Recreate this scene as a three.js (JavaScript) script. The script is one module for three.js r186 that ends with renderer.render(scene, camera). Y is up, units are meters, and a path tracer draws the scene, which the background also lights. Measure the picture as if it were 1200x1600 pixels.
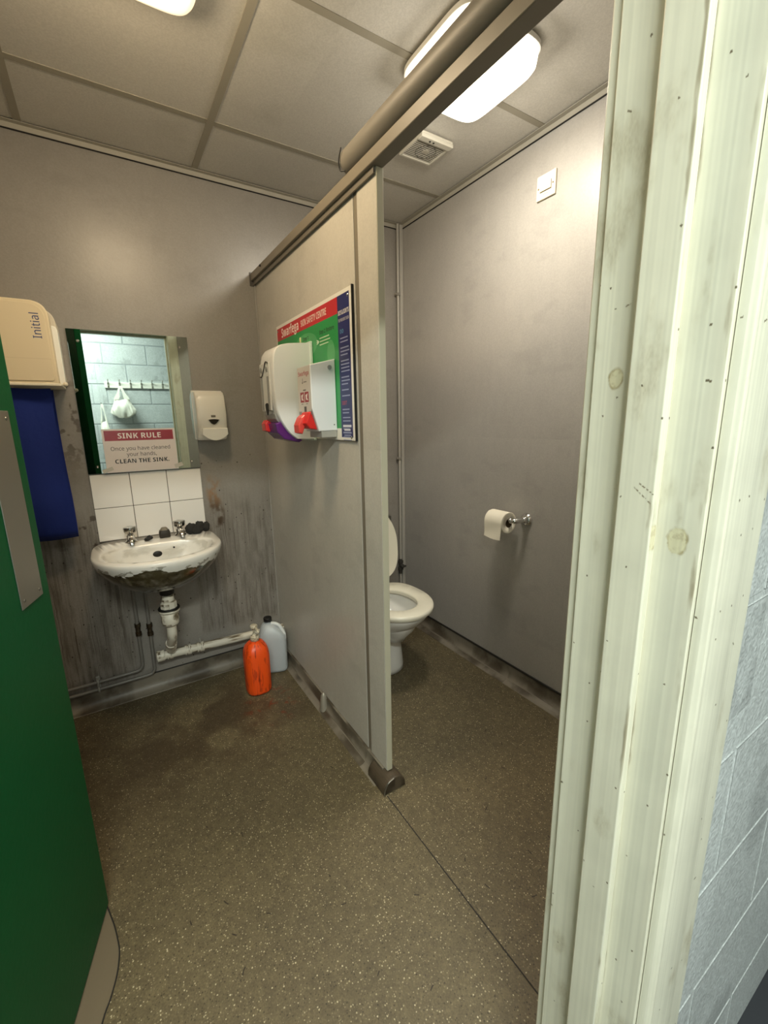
import * as THREE from 'three';
import { RoundedBoxGeometry } from 'three/addons/geometries/RoundedBoxGeometry.js';
import { mergeGeometries, mergeVertices, toCreasedNormals } from 'three/addons/utils/BufferGeometryUtils.js';
import { RectAreaLightUniformsLib } from 'three/addons/lights/RectAreaLightUniformsLib.js';

// ---------------------------------------------------------------- camera, light, exposure
RectAreaLightUniformsLib.init();
const renderer = new THREE.WebGLRenderer({ antialias: true });
renderer.toneMapping = THREE.LinearToneMapping;
renderer.toneMappingExposure = 1.0;
renderer.shadowMap.enabled = true;
const scene = new THREE.Scene();
scene.background = new THREE.Color(0x000000);
const camera = new THREE.PerspectiveCamera(2 * Math.atan(800 / 673.7) * 180 / Math.PI, 0.75, 0.02, 30);
camera.position.set(-0.701, 1.29, 2.25);
camera.rotation.set(-0.2097, -0.5619, -0.01784, 'YXZ');
scene.add(camera);

const CEIL = 2.37;                    // room ceiling height
const WR = 0.86, WL = -1.32;          // right and left wall faces
const ZF0 = 1.929, ZF1 = 2.072;       // front wall, room face and corridor face
const ZC = 3.85, CORR_CEIL = 2.62;    // far corridor wall face, corridor ceiling
const LAMP_WHITE = new THREE.Color().setRGB(1.0, 0.93, 0.80);
const LAMP_WARM = new THREE.Color().setRGB(1.0, 0.79, 0.52);
const LAMP_COOL = new THREE.Color().setRGB(0.94, 1.0, 0.92);
function areaLight(x, y, z, w, h, col, intensity) {
  const l = new THREE.RectAreaLight(col, intensity, w, h);
  l.position.set(x, y, z); l.rotation.x = -Math.PI / 2; scene.add(l); return l;
}
const I_WHITE = 36, I_WARM = 17, I_COOL = 195;
areaLight(0.382, 2.297, 1.07, 0.28, 0.29, LAMP_WHITE, I_WHITE);      // cubicle ceiling light
areaLight(-0.53, 2.297, 0.995, 0.28, 0.29, LAMP_WARM, I_WARM);      // wash area ceiling light
areaLight(-1.10, 2.545, 3.22, 1.16, 0.12, LAMP_COOL, I_COOL);       // corridor batten light
function bulb(x, y, z, col, intensity) {                            // the light such a bulkhead throws sideways
  const l = new THREE.PointLight(col, intensity, 0, 2); l.position.set(x, y, z); l.shadow.radius = 5; l.castShadow = true; scene.add(l); return l;
}
bulb(0.382, 2.28, 1.07, LAMP_WHITE, 1.2);
bulb(-0.53, 2.28, 0.995, LAMP_WARM, 1.4);

// ---------------------------------------------------------------- helpers
let seed = 12345;
function rnd() { seed = (seed * 1664525 + 1013904223) >>> 0; return seed / 4294967296; }
function hash(x, y, s) { let h = (x * 374761393 + y * 668265263 + s * 974634777) | 0; h = Math.imul(h ^ (h >>> 13), 1274126177); h ^= h >>> 16; return (h >>> 0) / 4294967296; }
function vnoise(x, y, s = 0) {
  const xi = Math.floor(x), yi = Math.floor(y), fx = x - xi, fy = y - yi;
  const u = fx * fx * (3 - 2 * fx), v = fy * fy * (3 - 2 * fy);
  const a = hash(xi, yi, s), b = hash(xi + 1, yi, s), c = hash(xi, yi + 1, s), d = hash(xi + 1, yi + 1, s);
  return a + (b - a) * u + (c - a) * v + (a - b - c + d) * u * v;
}
function fbm(x, y, s = 0, o = 4) { let t = 0, a = 0.5, n = 0; for (let i = 0; i < o; i++) { t += a * vnoise(x, y, s + i * 17); n += a; a *= 0.5; x *= 2.03; y *= 2.03; } return t / n; }
const clamp = (v, a = 0, b = 1) => Math.min(b, Math.max(a, v));
const sstep = (a, b, v) => { const t = clamp((v - a) / (b - a)); return t * t * (3 - 2 * t); };
const lerp = (a, b, t) => a + (b - a) * t;
// data texture from a per-pixel function, covering w x h metres starting at x0, y0 (uv in metres)
function makeTex(W, H, w, h, x0, y0, fn, srgb = true) {
  const d = new Uint8Array(W * H * 4), c = [0, 0, 0];
  for (let j = 0; j < H; j++) for (let i = 0; i < W; i++) {
    fn(x0 + (i + 0.5) / W * w, y0 + (j + 0.5) / H * h, c, i, j);
    const k = (j * W + i) * 4; d[k] = clamp(c[0], 0, 255); d[k + 1] = clamp(c[1], 0, 255); d[k + 2] = clamp(c[2], 0, 255); d[k + 3] = 255;
  }
  const t = new THREE.DataTexture(d, W, H, THREE.RGBAFormat);
  t.wrapS = t.wrapT = THREE.RepeatWrapping; t.magFilter = THREE.LinearFilter; t.minFilter = THREE.LinearMipmapLinearFilter; t.generateMipmaps = true;
  if (srgb) t.colorSpace = THREE.SRGBColorSpace;
  t.repeat.set(1 / w, 1 / h); t.offset.set(-x0 / w, -y0 / h);
  t.needsUpdate = true; return t;
}
function canvasTex(W, H, draw) {
  const cv = document.createElement('canvas'); cv.width = W; cv.height = H; draw(cv.getContext('2d'), W, H);
  const t = new THREE.CanvasTexture(cv); t.colorSpace = THREE.SRGBColorSpace; t.anisotropy = 8; return t;
}
const mat = (color, roughness = 0.5, extra = {}) => new THREE.MeshPhysicalMaterial({ color, roughness, metalness: 0, ...extra });
const metal = (color, roughness = 0.25) => new THREE.MeshStandardMaterial({ color, roughness, metalness: 1 });
// uv in metres by the dominant normal
function uvm(g) {
  const p = g.attributes.position; if (!g.attributes.normal) g.computeVertexNormals(); const n = g.attributes.normal;
  const uv = new Float32Array(p.count * 2);
  for (let i = 0; i < p.count; i++) {
    const ax = Math.abs(n.getX(i)), ay = Math.abs(n.getY(i)), az = Math.abs(n.getZ(i));
    let u, v;
    if (ay >= ax && ay >= az) { u = p.getX(i); v = p.getZ(i); } else if (ax >= az) { u = p.getZ(i); v = p.getY(i); } else { u = p.getX(i); v = p.getY(i); }
    uv[i * 2] = u; uv[i * 2 + 1] = v;
  }
  g.setAttribute('uv', new THREE.BufferAttribute(uv, 2)); return g;
}
// box from corner to corner, optionally rounded
function bx(x0, x1, y0, y1, z0, z1, r = 0, seg = 2) {
  const w = x1 - x0, h = y1 - y0, d = z1 - z0;
  const g = r > 0 ? new RoundedBoxGeometry(w, h, d, seg, Math.min(r, w / 2.01, h / 2.01, d / 2.01)) : new THREE.BoxGeometry(w, h, d);
  g.translate((x0 + x1) / 2, (y0 + y1) / 2, (z0 + z1) / 2); return uvm(g);
}
function cyl(a, b, r0, r1 = r0, seg = 24, open = false) {
  const A = new THREE.Vector3(...a), B = new THREE.Vector3(...b), d = B.clone().sub(A);
  const g = new THREE.CylinderGeometry(r1, r0, d.length(), seg, 1, open);
  g.applyQuaternion(new THREE.Quaternion().setFromUnitVectors(new THREE.Vector3(0, 1, 0), d.clone().normalize()));
  g.translate((A.x + B.x) / 2, (A.y + B.y) / 2, (A.z + B.z) / 2); return g;
}
function tube(pts, r, seg = 48, rad = 12, tension = 0.5, closed = false) {
  return new THREE.TubeGeometry(new THREE.CatmullRomCurve3(pts.map(p => new THREE.Vector3(...p)), closed, 'catmullrom', tension), seg, r, rad, closed);
}
function lathe(profile, seg = 32) { return new THREE.LatheGeometry(profile.map(([r, y]) => new THREE.Vector2(Math.max(r, 1e-5), y)), seg); }
// loft through closed rings of equal length; caps by fan
function loft(rings, capStart = true, capEnd = true, crease = 0.7) {
  const n = rings[0].length, pos = [], uv = [], idx = [];
  rings.forEach((R, k) => R.forEach((p, i) => { pos.push(p[0], p[1], p[2]); uv.push(i / n, k / (rings.length - 1)); }));
  for (let k = 0; k < rings.length - 1; k++) for (let i = 0; i < n; i++) {
    const a = k * n + i, b = k * n + (i + 1) % n, c = a + n, d = b + n; idx.push(a, b, d, a, d, c);
  }
  const cap = (R, off, flip) => {
    const c = [0, 0, 0]; R.forEach(p => { c[0] += p[0] / n; c[1] += p[1] / n; c[2] += p[2] / n; });
    const ci = pos.length / 3; pos.push(...c); uv.push(0.5, flip ? 0 : 1);
    for (let i = 0; i < n; i++) { const a = off + i, b = off + (i + 1) % n; flip ? idx.push(ci, b, a) : idx.push(ci, a, b); }
  };
  if (capStart) cap(rings[0], 0, true);
  if (capEnd) cap(rings[rings.length - 1], (rings.length - 1) * n, false);
  const g = new THREE.BufferGeometry();
  g.setAttribute('position', new THREE.Float32BufferAttribute(pos, 3)); g.setAttribute('uv', new THREE.Float32BufferAttribute(uv, 2)); g.setIndex(idx);
  return toCreasedNormals(g, crease);
}
// egg outline: half width a, front half depth bf (+z), back half depth bb (-z), exponents
function egg(n, cx, y, cz, a, bf, bb, ef = 2, eb = 2.6) {
  const R = []; for (let i = 0; i < n; i++) {
    const t = -i / n * Math.PI * 2, c = Math.cos(t), s = Math.sin(t), e = s >= 0 ? ef : eb;
    const x = Math.sign(c) * Math.pow(Math.abs(c), 2 / e) * a, z = Math.sign(s) * Math.pow(Math.abs(s), 2 / e) * (s >= 0 ? bf : bb);
    R.push([cx + x, y, cz + z]);
  } return R;
}
// rounded rectangle ring in the xz plane (squircle)
const squircle = (n, cx, y, cz, a, b, e) => egg(n, cx, y, cz, a, b, b, e, e);
function extrude(pts, depth, bevel = 0, seg = 2) {
  const s = new THREE.Shape(pts.map(p => new THREE.Vector2(p[0], p[1])));
  return new THREE.ExtrudeGeometry(s, { depth: depth - 2 * bevel, bevelEnabled: bevel > 0, bevelSize: bevel, bevelThickness: bevel, bevelOffset: -bevel, bevelSegments: seg, curveSegments: 16 }).translate(0, 0, bevel);
}
// merge geometries, keeping position normal uv only
function merged(gs) {
  if (gs.length === 1) return gs[0];
  return mergeGeometries(gs.map(g => { g = g.index ? g.toNonIndexed() : g; for (const k of Object.keys(g.attributes)) if (!['position', 'normal', 'uv'].includes(k)) g.deleteAttribute(k); if (!g.attributes.normal) g.computeVertexNormals(); if (!g.attributes.uv) uvm(g); return g; }));
}
const taken = {};
function numbered(name) { const k = taken[name] = (taken[name] ?? -1) + 1; return k ? `${name}_${String(k).padStart(3, '0')}` : name; }
function part(name, g, m, parent, label) {
  const o = new THREE.Mesh(Array.isArray(g) ? merged(g) : g, m); o.name = name; parent.add(o); if (label) o.userData.label = label; return o;
}
function thing(name, label, category, pos = [0, 0, 0], group) {
  const o = new THREE.Group(); o.name = numbered(name); o.position.set(...pos); o.userData = { label, category }; if (group) o.userData.group = group; scene.add(o); return o;
}
function single(name, g, m, label, category, group) {
  const o = new THREE.Mesh(Array.isArray(g) ? merged(g) : g, m); o.name = numbered(name); o.userData = { label, category }; if (group) o.userData.group = group; scene.add(o); return o;
}
function struct(name, g, m, label, category) {
  const o = g ? new THREE.Mesh(Array.isArray(g) ? merged(g) : g, m) : new THREE.Group(); o.name = name; o.userData = { label, category, kind: 'structure' }; scene.add(o); return o;
}

// ---------------------------------------------------------------- textures and materials
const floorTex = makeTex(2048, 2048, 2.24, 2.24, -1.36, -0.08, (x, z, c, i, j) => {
  const m = fbm(x * 2.2, z * 2.2, 3, 4), g = vnoise(x * 420, z * 420, 9), g2 = fbm(x * 60, z * 60, 11, 3);
  let k = 0.80 + 0.30 * m + 0.22 * (g - 0.5) + 0.22 * (g2 - 0.5);
  let r = 97 * k, gg = 87 * k, b = 64 * k;
  // flecks in the vinyl
  const cs = 0.0058, cx = Math.floor(x / cs), cz = Math.floor(z / cs), h = hash(cx, cz, 5);
  if (h > 0.55) {
    const ox = (cx + 0.25 + 0.5 * hash(cx, cz, 6)) * cs, oz = (cz + 0.25 + 0.5 * hash(cx, cz, 7)) * cs, rr = 0.0007 + 0.0011 * hash(cx, cz, 8);
    const d = Math.hypot(x - ox, z - oz);
    if (d < rr) { const t = hash(cx, cz, 21); if (h > 0.86) { r = 160 + 45 * t; gg = 150 + 45 * t; b = 120 + 45 * t; } else if (h > 0.72) { r = 126; gg = 116; b = 90; } else { r *= 0.62; gg *= 0.62; b *= 0.60; } }
  }
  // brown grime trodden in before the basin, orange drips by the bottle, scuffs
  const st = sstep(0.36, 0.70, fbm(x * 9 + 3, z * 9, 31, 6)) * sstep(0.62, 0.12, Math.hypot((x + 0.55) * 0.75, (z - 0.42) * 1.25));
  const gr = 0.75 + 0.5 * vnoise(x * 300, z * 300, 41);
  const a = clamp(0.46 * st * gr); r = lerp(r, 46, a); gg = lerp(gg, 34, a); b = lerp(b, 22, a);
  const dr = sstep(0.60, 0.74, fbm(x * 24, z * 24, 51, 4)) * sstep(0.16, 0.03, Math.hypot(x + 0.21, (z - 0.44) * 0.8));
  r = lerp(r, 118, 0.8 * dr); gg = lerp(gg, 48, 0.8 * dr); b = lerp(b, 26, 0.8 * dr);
  const cs2 = 0.09, dx = Math.floor(x / cs2), dz = Math.floor(z / cs2);
  if (hash(dx, dz, 61) > 0.72) {
    const ox = (dx + 0.5) * cs2, oz = (dz + 0.5) * cs2, an = hash(dx, dz, 62) * 3.14, px = (x - ox) * Math.cos(an) + (z - oz) * Math.sin(an), pz = -(x - ox) * Math.sin(an) + (z - oz) * Math.cos(an);
    if (Math.abs(px) < 0.003 + 0.006 * hash(dx, dz, 63) && Math.abs(pz + 12 * px * px) < 0.0014) { r = 34; gg = 28; b = 20; }
  }
  c[0] = r; c[1] = gg; c[2] = b;
});
const wallTexFn = (x, y, c) => {
  const k = 0.95 + 0.07 * fbm(x * 3, y * 3, 71, 4) + 0.05 * (vnoise(x * 260, y * 260, 73) - 0.5) + 0.03 * (fbm(x * 40, y * 12, 75, 3) - 0.5);
  c[0] = 168 * k; c[1] = 164 * k; c[2] = 158 * k;
  const sc = sstep(0.60, 0.80, fbm(x * 7, y * 14, 77, 5)) * 0.035; c[0] *= 1 - sc; c[1] *= 1 - sc; c[2] *= 1 - sc;
};
const wallTex = makeTex(1024, 1024, 1.2, 1.2, 0, 0, wallTexFn);
const backTex = makeTex(2048, 2048, 2.24, 2.40, -1.35, 0, (x, y, c) => {
  wallTexFn(x, y, c); c[0] *= 0.87; c[1] *= 0.86; c[2] *= 0.845;
  // grime runs either side of the basin: narrow broken vertical streaks with ragged ends
  const wob = 0.006 * vnoise(x * 20, y * 9, 101) + 0.003 * vnoise(x * 60, y * 40, 103);
  const run = (f, s) => { const n = vnoise((x + wob) * f, y * 3.2 + 7 * hash(Math.floor((x + wob) * f), 0, s), s); return n; };
  const inA = sstep(-1.16, -1.05, x) * sstep(-0.70 + 0.03 * vnoise(y * 14, 0, 5), -0.75, x) * sstep(0.92 + 0.1 * vnoise(x * 30, 1, 6), 0.74, y) * sstep(0.05, 0.12, y);
  const inB = sstep(-0.425 + 0.01 * vnoise(y * 20, 2, 7), -0.395, x) * sstep(0.02, 0.0, x) * sstep(0.98 + 0.1 * vnoise(x * 25, 3, 8), 0.72, y) * sstep(0.20, 0.26, y);
  const m = Math.max(inA, inB * 0.9);
  if (m > 0) {
    const broken = 0.35 + 0.65 * sstep(0.3, 0.6, fbm(x * 60, y * 14, 113, 4));
    const d = m * clamp(0.24 * sstep(0.52, 0.80, run(170, 107)) * broken + 0.32 * sstep(0.74, 0.90, run(95, 109)) * broken + 0.26 * sstep(0.30, 0.80, fbm(x * 40, y * 9, 111, 5)) + 0.12 * vnoise(x * 500, y * 260, 115));
    c[0] = lerp(c[0], 60, d); c[1] = lerp(c[1], 51, d); c[2] = lerp(c[2], 42, d);
  }
  // dirt splashed left of the basin and below the towel, black specks
  const sp = sstep(0.62, 0.72, fbm(x * 26, y * 26, 121, 5)) * (sstep(0.16, 0.03, Math.hypot(x + 0.82, (y - 0.80) * 0.7)) + 0.7 * sstep(0.10, 0.02, Math.hypot(x + 0.83, (y - 1.32) * 0.35)));
  const a2 = clamp(0.75 * sp); c[0] = lerp(c[0], 62, a2); c[1] = lerp(c[1], 50, a2); c[2] = lerp(c[2], 40, a2);
  // rust brown stain right of the tiles
  const fy = fbm(x * 34, y * 20, 131, 5);
  const body = sstep(0.036, 0.008, Math.abs(x + 0.283 + 0.02 * (fbm(y * 12, 4, 133, 3) - 0.5)) - 0.012 * fy) * sstep(0.76, 0.80, y) * sstep(1.06, 0.98, y);
  const a3 = clamp(body * sstep(0.30, 0.58, fy) * 0.85);
  const low = sstep(0.96, 0.84, y + 0.06 * (fy - 0.5));
  c[0] = lerp(c[0], lerp(150, 62, low), a3); c[1] = lerp(c[1], lerp(112, 46, low), a3); c[2] = lerp(c[2], lerp(80, 32, low), a3);
  const cs = 0.035, cx = Math.floor(x / cs), cy = Math.floor(y / cs);
  if (hash(cx, cy, 141) > 0.80 && y < 1.15 && x < 0) {
    const ox = (cx + 0.2 + 0.6 * hash(cx, cy, 142)) * cs, oy = (cy + 0.2 + 0.6 * hash(cx, cy, 143)) * cs;
    if (Math.hypot(x - ox, (y - oy) * 0.7) < 0.0012 + 0.0016 * hash(cx, cy, 144)) { c[0] *= 0.4; c[1] *= 0.36; c[2] *= 0.32; }
  }
});
const paintTex = makeTex(768, 2048, 0.25, 2.2, 1.875, 0, (u, y, c) => {
  // brushed gloss paint on softwood: vertical strokes, dark nicks, grubby patches, two knots
  let k = 0.93 + 0.06 * vnoise(u * 420, y * 2.2, 151) + 0.06 * fbm(u * 60, y * 3, 153, 4) + 0.05 * (fbm(u * 25, y * 25, 155, 4) - 0.5);
  let r = 222 * k, g = 220 * k, b = 201 * k;
  const gr = sstep(0.60, 0.78, fbm(u * 22, y * 9, 157, 5)) * (0.6 + 0.6 * vnoise(u * 700, y * 300, 159)) * 0.26;
  r = lerp(r, 120, gr); g = lerp(g, 106, gr); b = lerp(b, 76, gr);
  const cs = 0.017, cx = Math.floor(u / cs), cy = Math.floor(y / (cs * 1.7)), h = hash(cx, cy, 161);
  if (h > 0.86) {
    const ox = (cx + 0.25 + 0.5 * hash(cx, cy, 162)) * cs, oy = (cy + 0.25 + 0.5 * hash(cx, cy, 163)) * cs * 1.7, an = (hash(cx, cy, 164) - 0.5) * 1.6, px = (u - ox) * Math.cos(an) + (y - oy) * Math.sin(an), py = -(u - ox) * Math.sin(an) + (y - oy) * Math.cos(an);
    const L = h > 0.985 ? 0.0028 : 0.0011; if (Math.abs(px) < L && Math.abs(py) < 0.0006 + 0.0006 * hash(cx, cy, 165)) { r = lerp(r, 84, 0.8); g = lerp(g, 74, 0.8); b = lerp(b, 54, 0.8); }
  }
  // grime rubbed along the arrises of the stop and the lining
  for (const e of [1.977, 2.018, 2.061]) { const q = 0.42 * sstep(0.0030, 0.0004, Math.abs(u - e) - 0.002 * vnoise(y * 70, e * 50, 178)) * sstep(0.58, 0.80, fbm(u * 60, y * 11, 179, 5)); r = lerp(r, 104, q); g = lerp(g, 88, q); b = lerp(b, 60, q); }
  for (const [ku, ky, ra, rb] of [[1.958, 1.332, 0.0085, 0.011], [2.041, 1.158, 0.010, 0.015]]) {
    const d = Math.hypot((u - ku) / ra, (y - ky) / rb) + 0.35 * (fbm(u * 90, y * 90, 171, 3) - 0.5);
    const rim = sstep(0.22, 0.02, Math.abs(d - 1)) * sstep(0.30, 0.70, fbm(u * 110, y * 110, 175, 4)) * 0.55; r = lerp(r, 132, rim); g = lerp(g, 116, rim); b = lerp(b, 80, rim); if (d < 1) { r *= 0.98; g *= 0.965; b *= 0.90; const q = 0.22 * sstep(0.50, 0.80, fbm(u * 260, y * 260, 173, 3)); r = lerp(r, 128, q); g = lerp(g, 108, q); b = lerp(b, 74, q); }
  }
  for (const [u0, y0, u1, y1] of [[1.998, 1.212, 2.017, 1.196], [2.003, 1.217, 2.018, 1.207], [1.962, 1.408, 1.976, 1.412]]) {
    const t = clamp(((u - u0) * (u1 - u0) + (y - y0) * (y1 - y0)) / ((u1 - u0) ** 2 + (y1 - y0) ** 2)), d = Math.hypot(u - u0 - t * (u1 - u0), y - y0 - t * (y1 - y0));
    const q = 0.75 * sstep(0.0009, 0.0003, d) * sstep(0.25, 0.6, vnoise(u * 500, y * 500, 177)); r = lerp(r, 84, q); g = lerp(g, 72, q); b = lerp(b, 48, q);
  }
  c[0] = r; c[1] = g; c[2] = b;
});
const blockTex = makeTex(1024, 1024, 0.9, 0.9, 0, 0, (x, y, c) => {
  const k = 0.90 + 0.12 * fbm(x * 4, y * 4, 181, 4) + 0.16 * (vnoise(x * 330, y * 330, 183) - 0.5) + 0.08 * (vnoise(x * 150, y * 150, 184) - 0.5);
  const s = sstep(0.66, 0.76, fbm(x * 7, y * 5, 185, 5)) * 0.10;
  c[0] = 194 * k * (1 - s); c[1] = 199 * k * (1 - s); c[2] = 199 * k * (1 - s);
});
const blockBump = makeTex(1024, 1024, 0.9, 0.9, 0, 0, (x, y, c) => { const v = 255 * (0.55 * vnoise(x * 330, y * 330, 183) + 0.45 * vnoise(x * 150, y * 150, 184)); c[0] = c[1] = c[2] = v; }, false);
const ceilTex = makeTex(1024, 1024, 1.2, 1.2, 0, 0, (x, y, c) => {
  const k = 0.94 + 0.08 * fbm(x * 3, y * 3, 191, 4) + 0.07 * (vnoise(x * 300, y * 300, 193) - 0.5);
  const s = sstep(0.55, 0.85, fbm(x * 6, y * 6, 195, 5)) * 0.05;
  c[0] = 200 * k * (1 - s); c[1] = 196 * k * (1 - s); c[2] = 187 * k * (1 - s * 1.2);
});
const speckle = makeTex(512, 512, 0.5, 0.5, 0, 0, (x, y, c) => { const v = 128 + 110 * (fbm(x * 90, y * 90, 201, 4) - 0.5) * 2; c[0] = c[1] = c[2] = v; }, false);
const grimeTex = (r0, g0, b0, r1, g1, b1, f, lo, hi, s, W = 512, sx = 1) => makeTex(W, W, 1, 1, 0, 0, (x, y, c) => {
  const d = sstep(lo, hi, fbm(x * f * sx, y * f, s, 5)); c[0] = lerp(r0, r1, d); c[1] = lerp(g0, g1, d); c[2] = lerp(b0, b1, d);
});
const M = {
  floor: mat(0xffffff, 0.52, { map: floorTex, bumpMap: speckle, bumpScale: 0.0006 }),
  wall: mat(0xffffff, 0.36, { map: wallTex, bumpMap: speckle, bumpScale: 0.0003 }),
  back: mat(0xffffff, 0.36, { map: backTex, bumpMap: speckle, bumpScale: 0.0003 }),
  ceil: mat(0xffffff, 0.55, { map: ceilTex, bumpMap: speckle, bumpScale: 0.0004 }),
  cove: mat(0xffffff, 0.45, { map: grimeTex(128, 121, 108, 74, 66, 54, 9, 0.40, 0.75, 401, 1024), bumpMap: speckle, bumpScale: 0.0005 }),
  bar: mat(0x989283, 0.55), edge: mat(0xaaa598, 0.5),
  paint: mat(0xffffff, 0.38, { map: paintTex }),
  block: mat(0xffffff, 0.5, { map: blockTex, bumpMap: blockBump, bumpScale: 0.0011 }),
  mortar: mat(0x9da3a6, 0.7),
  green: mat(0x00552c, 0.45, { specularIntensity: 0.5,  bumpMap: speckle, bumpScale: 0.0003 }),  // one even green, darkened to stand in for a shadow cast through the doorway
  steel: metal(0xb9b6ae, 0.42), chrome: metal(0xd8d8d6, 0.12), dullChrome: metal(0x9a9892, 0.3),
  white: mat(0xe9e7e1, 0.3), ivory: mat(0xd9c9a8, 0.42), cream: mat(0xe6dcc4, 0.4),
  ceramic: mat(0xeceae4, 0.12, { clearcoat: 0.6, clearcoatRoughness: 0.08 }),
  black: mat(0x121211, 0.5), darkGap: mat(0x1c1a17, 0.8), rubber: mat(0x24221f, 0.7),
  rail: mat(0x80786b, 0.42), grey: mat(0x9d9a92, 0.45),
};

// ---------------------------------------------------------------- structure
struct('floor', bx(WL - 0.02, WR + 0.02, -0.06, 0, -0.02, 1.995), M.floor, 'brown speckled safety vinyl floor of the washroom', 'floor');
struct('wall_back', bx(WL - 0.12, WR + 0.12, -0.06, CEIL + 0.2, -0.12, 0), M.back, 'grey back wall behind the washbasin, streaked with grime', 'wall');
struct('wall_right', bx(WR, WR + 0.12, -0.06, CEIL + 0.2, 0, ZF0), M.wall, 'plain grey right wall of the toilet cubicle', 'wall');
struct('wall_left', bx(WL - 0.12, WL, -0.06, CEIL + 0.2, 0, ZF0), M.wall, 'plain grey wall hidden behind the open green door', 'wall');
const XR = -0.20, XL = -1.105, HEAD = 2.0;       // doorway
{ // front wall with the doorway; its corridor face carries painted blocks
  const w = struct('wall_front', null, null, 'painted block wall around the doorway, seen at the right edge', 'wall');
  part('wall_core', [bx(XR + 0.03, 2.6, -0.06, CORR_CEIL + 0.1, ZF0, ZF1 - 0.012), bx(-2.6, XL - 0.03, -0.06, CORR_CEIL + 0.1, ZF0, ZF1 - 0.012), bx(XL - 0.03, XR + 0.03, HEAD + 0.03, CORR_CEIL + 0.1, ZF0, ZF1 - 0.012)], M.wall, w);
  part('mortar', [bx(XR + 0.03, 2.6, 0, CORR_CEIL, ZF1 - 0.012, ZF1 - 0.0018), bx(-2.6, XL - 0.03, 0, CORR_CEIL, ZF1 - 0.012, ZF1 - 0.0018), bx(XL - 0.03, XR + 0.03, HEAD + 0.03, CORR_CEIL, ZF1 - 0.012, ZF1 - 0.0012)], M.block, w);
  for (let r = -1; r < 11; r++) for (let k = 0; k < 6; k++) {
    const y0 = 0.165 + r * 0.225 + 0.005, y1 = y0 + 0.215; let x0 = -0.465 + (r % 2 ? 0.225 : 0) + k * 0.45, x1 = x0 + 0.44;
    if (x1 < XR + 0.04) continue; x0 = Math.max(x0, XR + 0.035);
    const g = bx(x0, x1, Math.max(0, y0), Math.min(CORR_CEIL, y1), ZF1 - 0.013, ZF1, 0.0014, 1); part('block', g, M.block, w);
  }
}
{ // corridor shell
  struct('floor_corridor', bx(-2.6, 2.6, -0.06, 0, 1.995, ZC + 0.1), mat(0x33353a, 0.6, { bumpMap: speckle, bumpScale: 0.0006 }), 'dark grey floor outside the doorway', 'floor');
  struct('ceiling_corridor', bx(-2.6, 2.6, CORR_CEIL, CORR_CEIL + 0.08, ZF1, ZC + 0.1), mat(0xe8e8e4, 0.7), 'white ceiling of the room outside', 'ceiling');
  struct('wall_corridor_left', bx(-2.7, -2.6, -0.06, CORR_CEIL + 0.08, ZF0, ZC + 0.1), M.block, 'pale blue wall at one end of the room outside', 'wall');
  struct('wall_corridor_right', bx(2.6, 2.7, -0.06, CORR_CEIL + 0.08, ZF0, ZC + 0.1), M.block, 'pale blue wall at other end of the room outside', 'wall');
  const w = struct('wall_corridor_far', null, null, 'pale blue painted block wall reflected in the mirror', 'wall');
  part('mortar', bx(-2.6, 2.6, -0.06, CORR_CEIL + 0.08, ZC + 0.004, ZC + 0.1), M.mortar, w);
  for (let r = -4; r < 8; r++) for (let k = 0; k < 12; k++) {
    const y0 = Math.max(0, 0.851 + r * 0.225 + 0.005), y1 = Math.min(CORR_CEIL, 0.851 + r * 0.225 + 0.22); if (y1 < 0.03 || y0 > CORR_CEIL) continue;
    let x0 = -2.69 + (r % 2 ? 0.225 : 0) + k * 0.45, x1 = Math.min(2.6, x0 + 0.44); x0 = Math.max(-2.6, x0); if (x1 - x0 < 0.05) continue;
    part('block', bx(x0, x1, y0, y1, ZC, ZC + 0.02, 0.0045, 1), M.block, w);
  }
}
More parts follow.
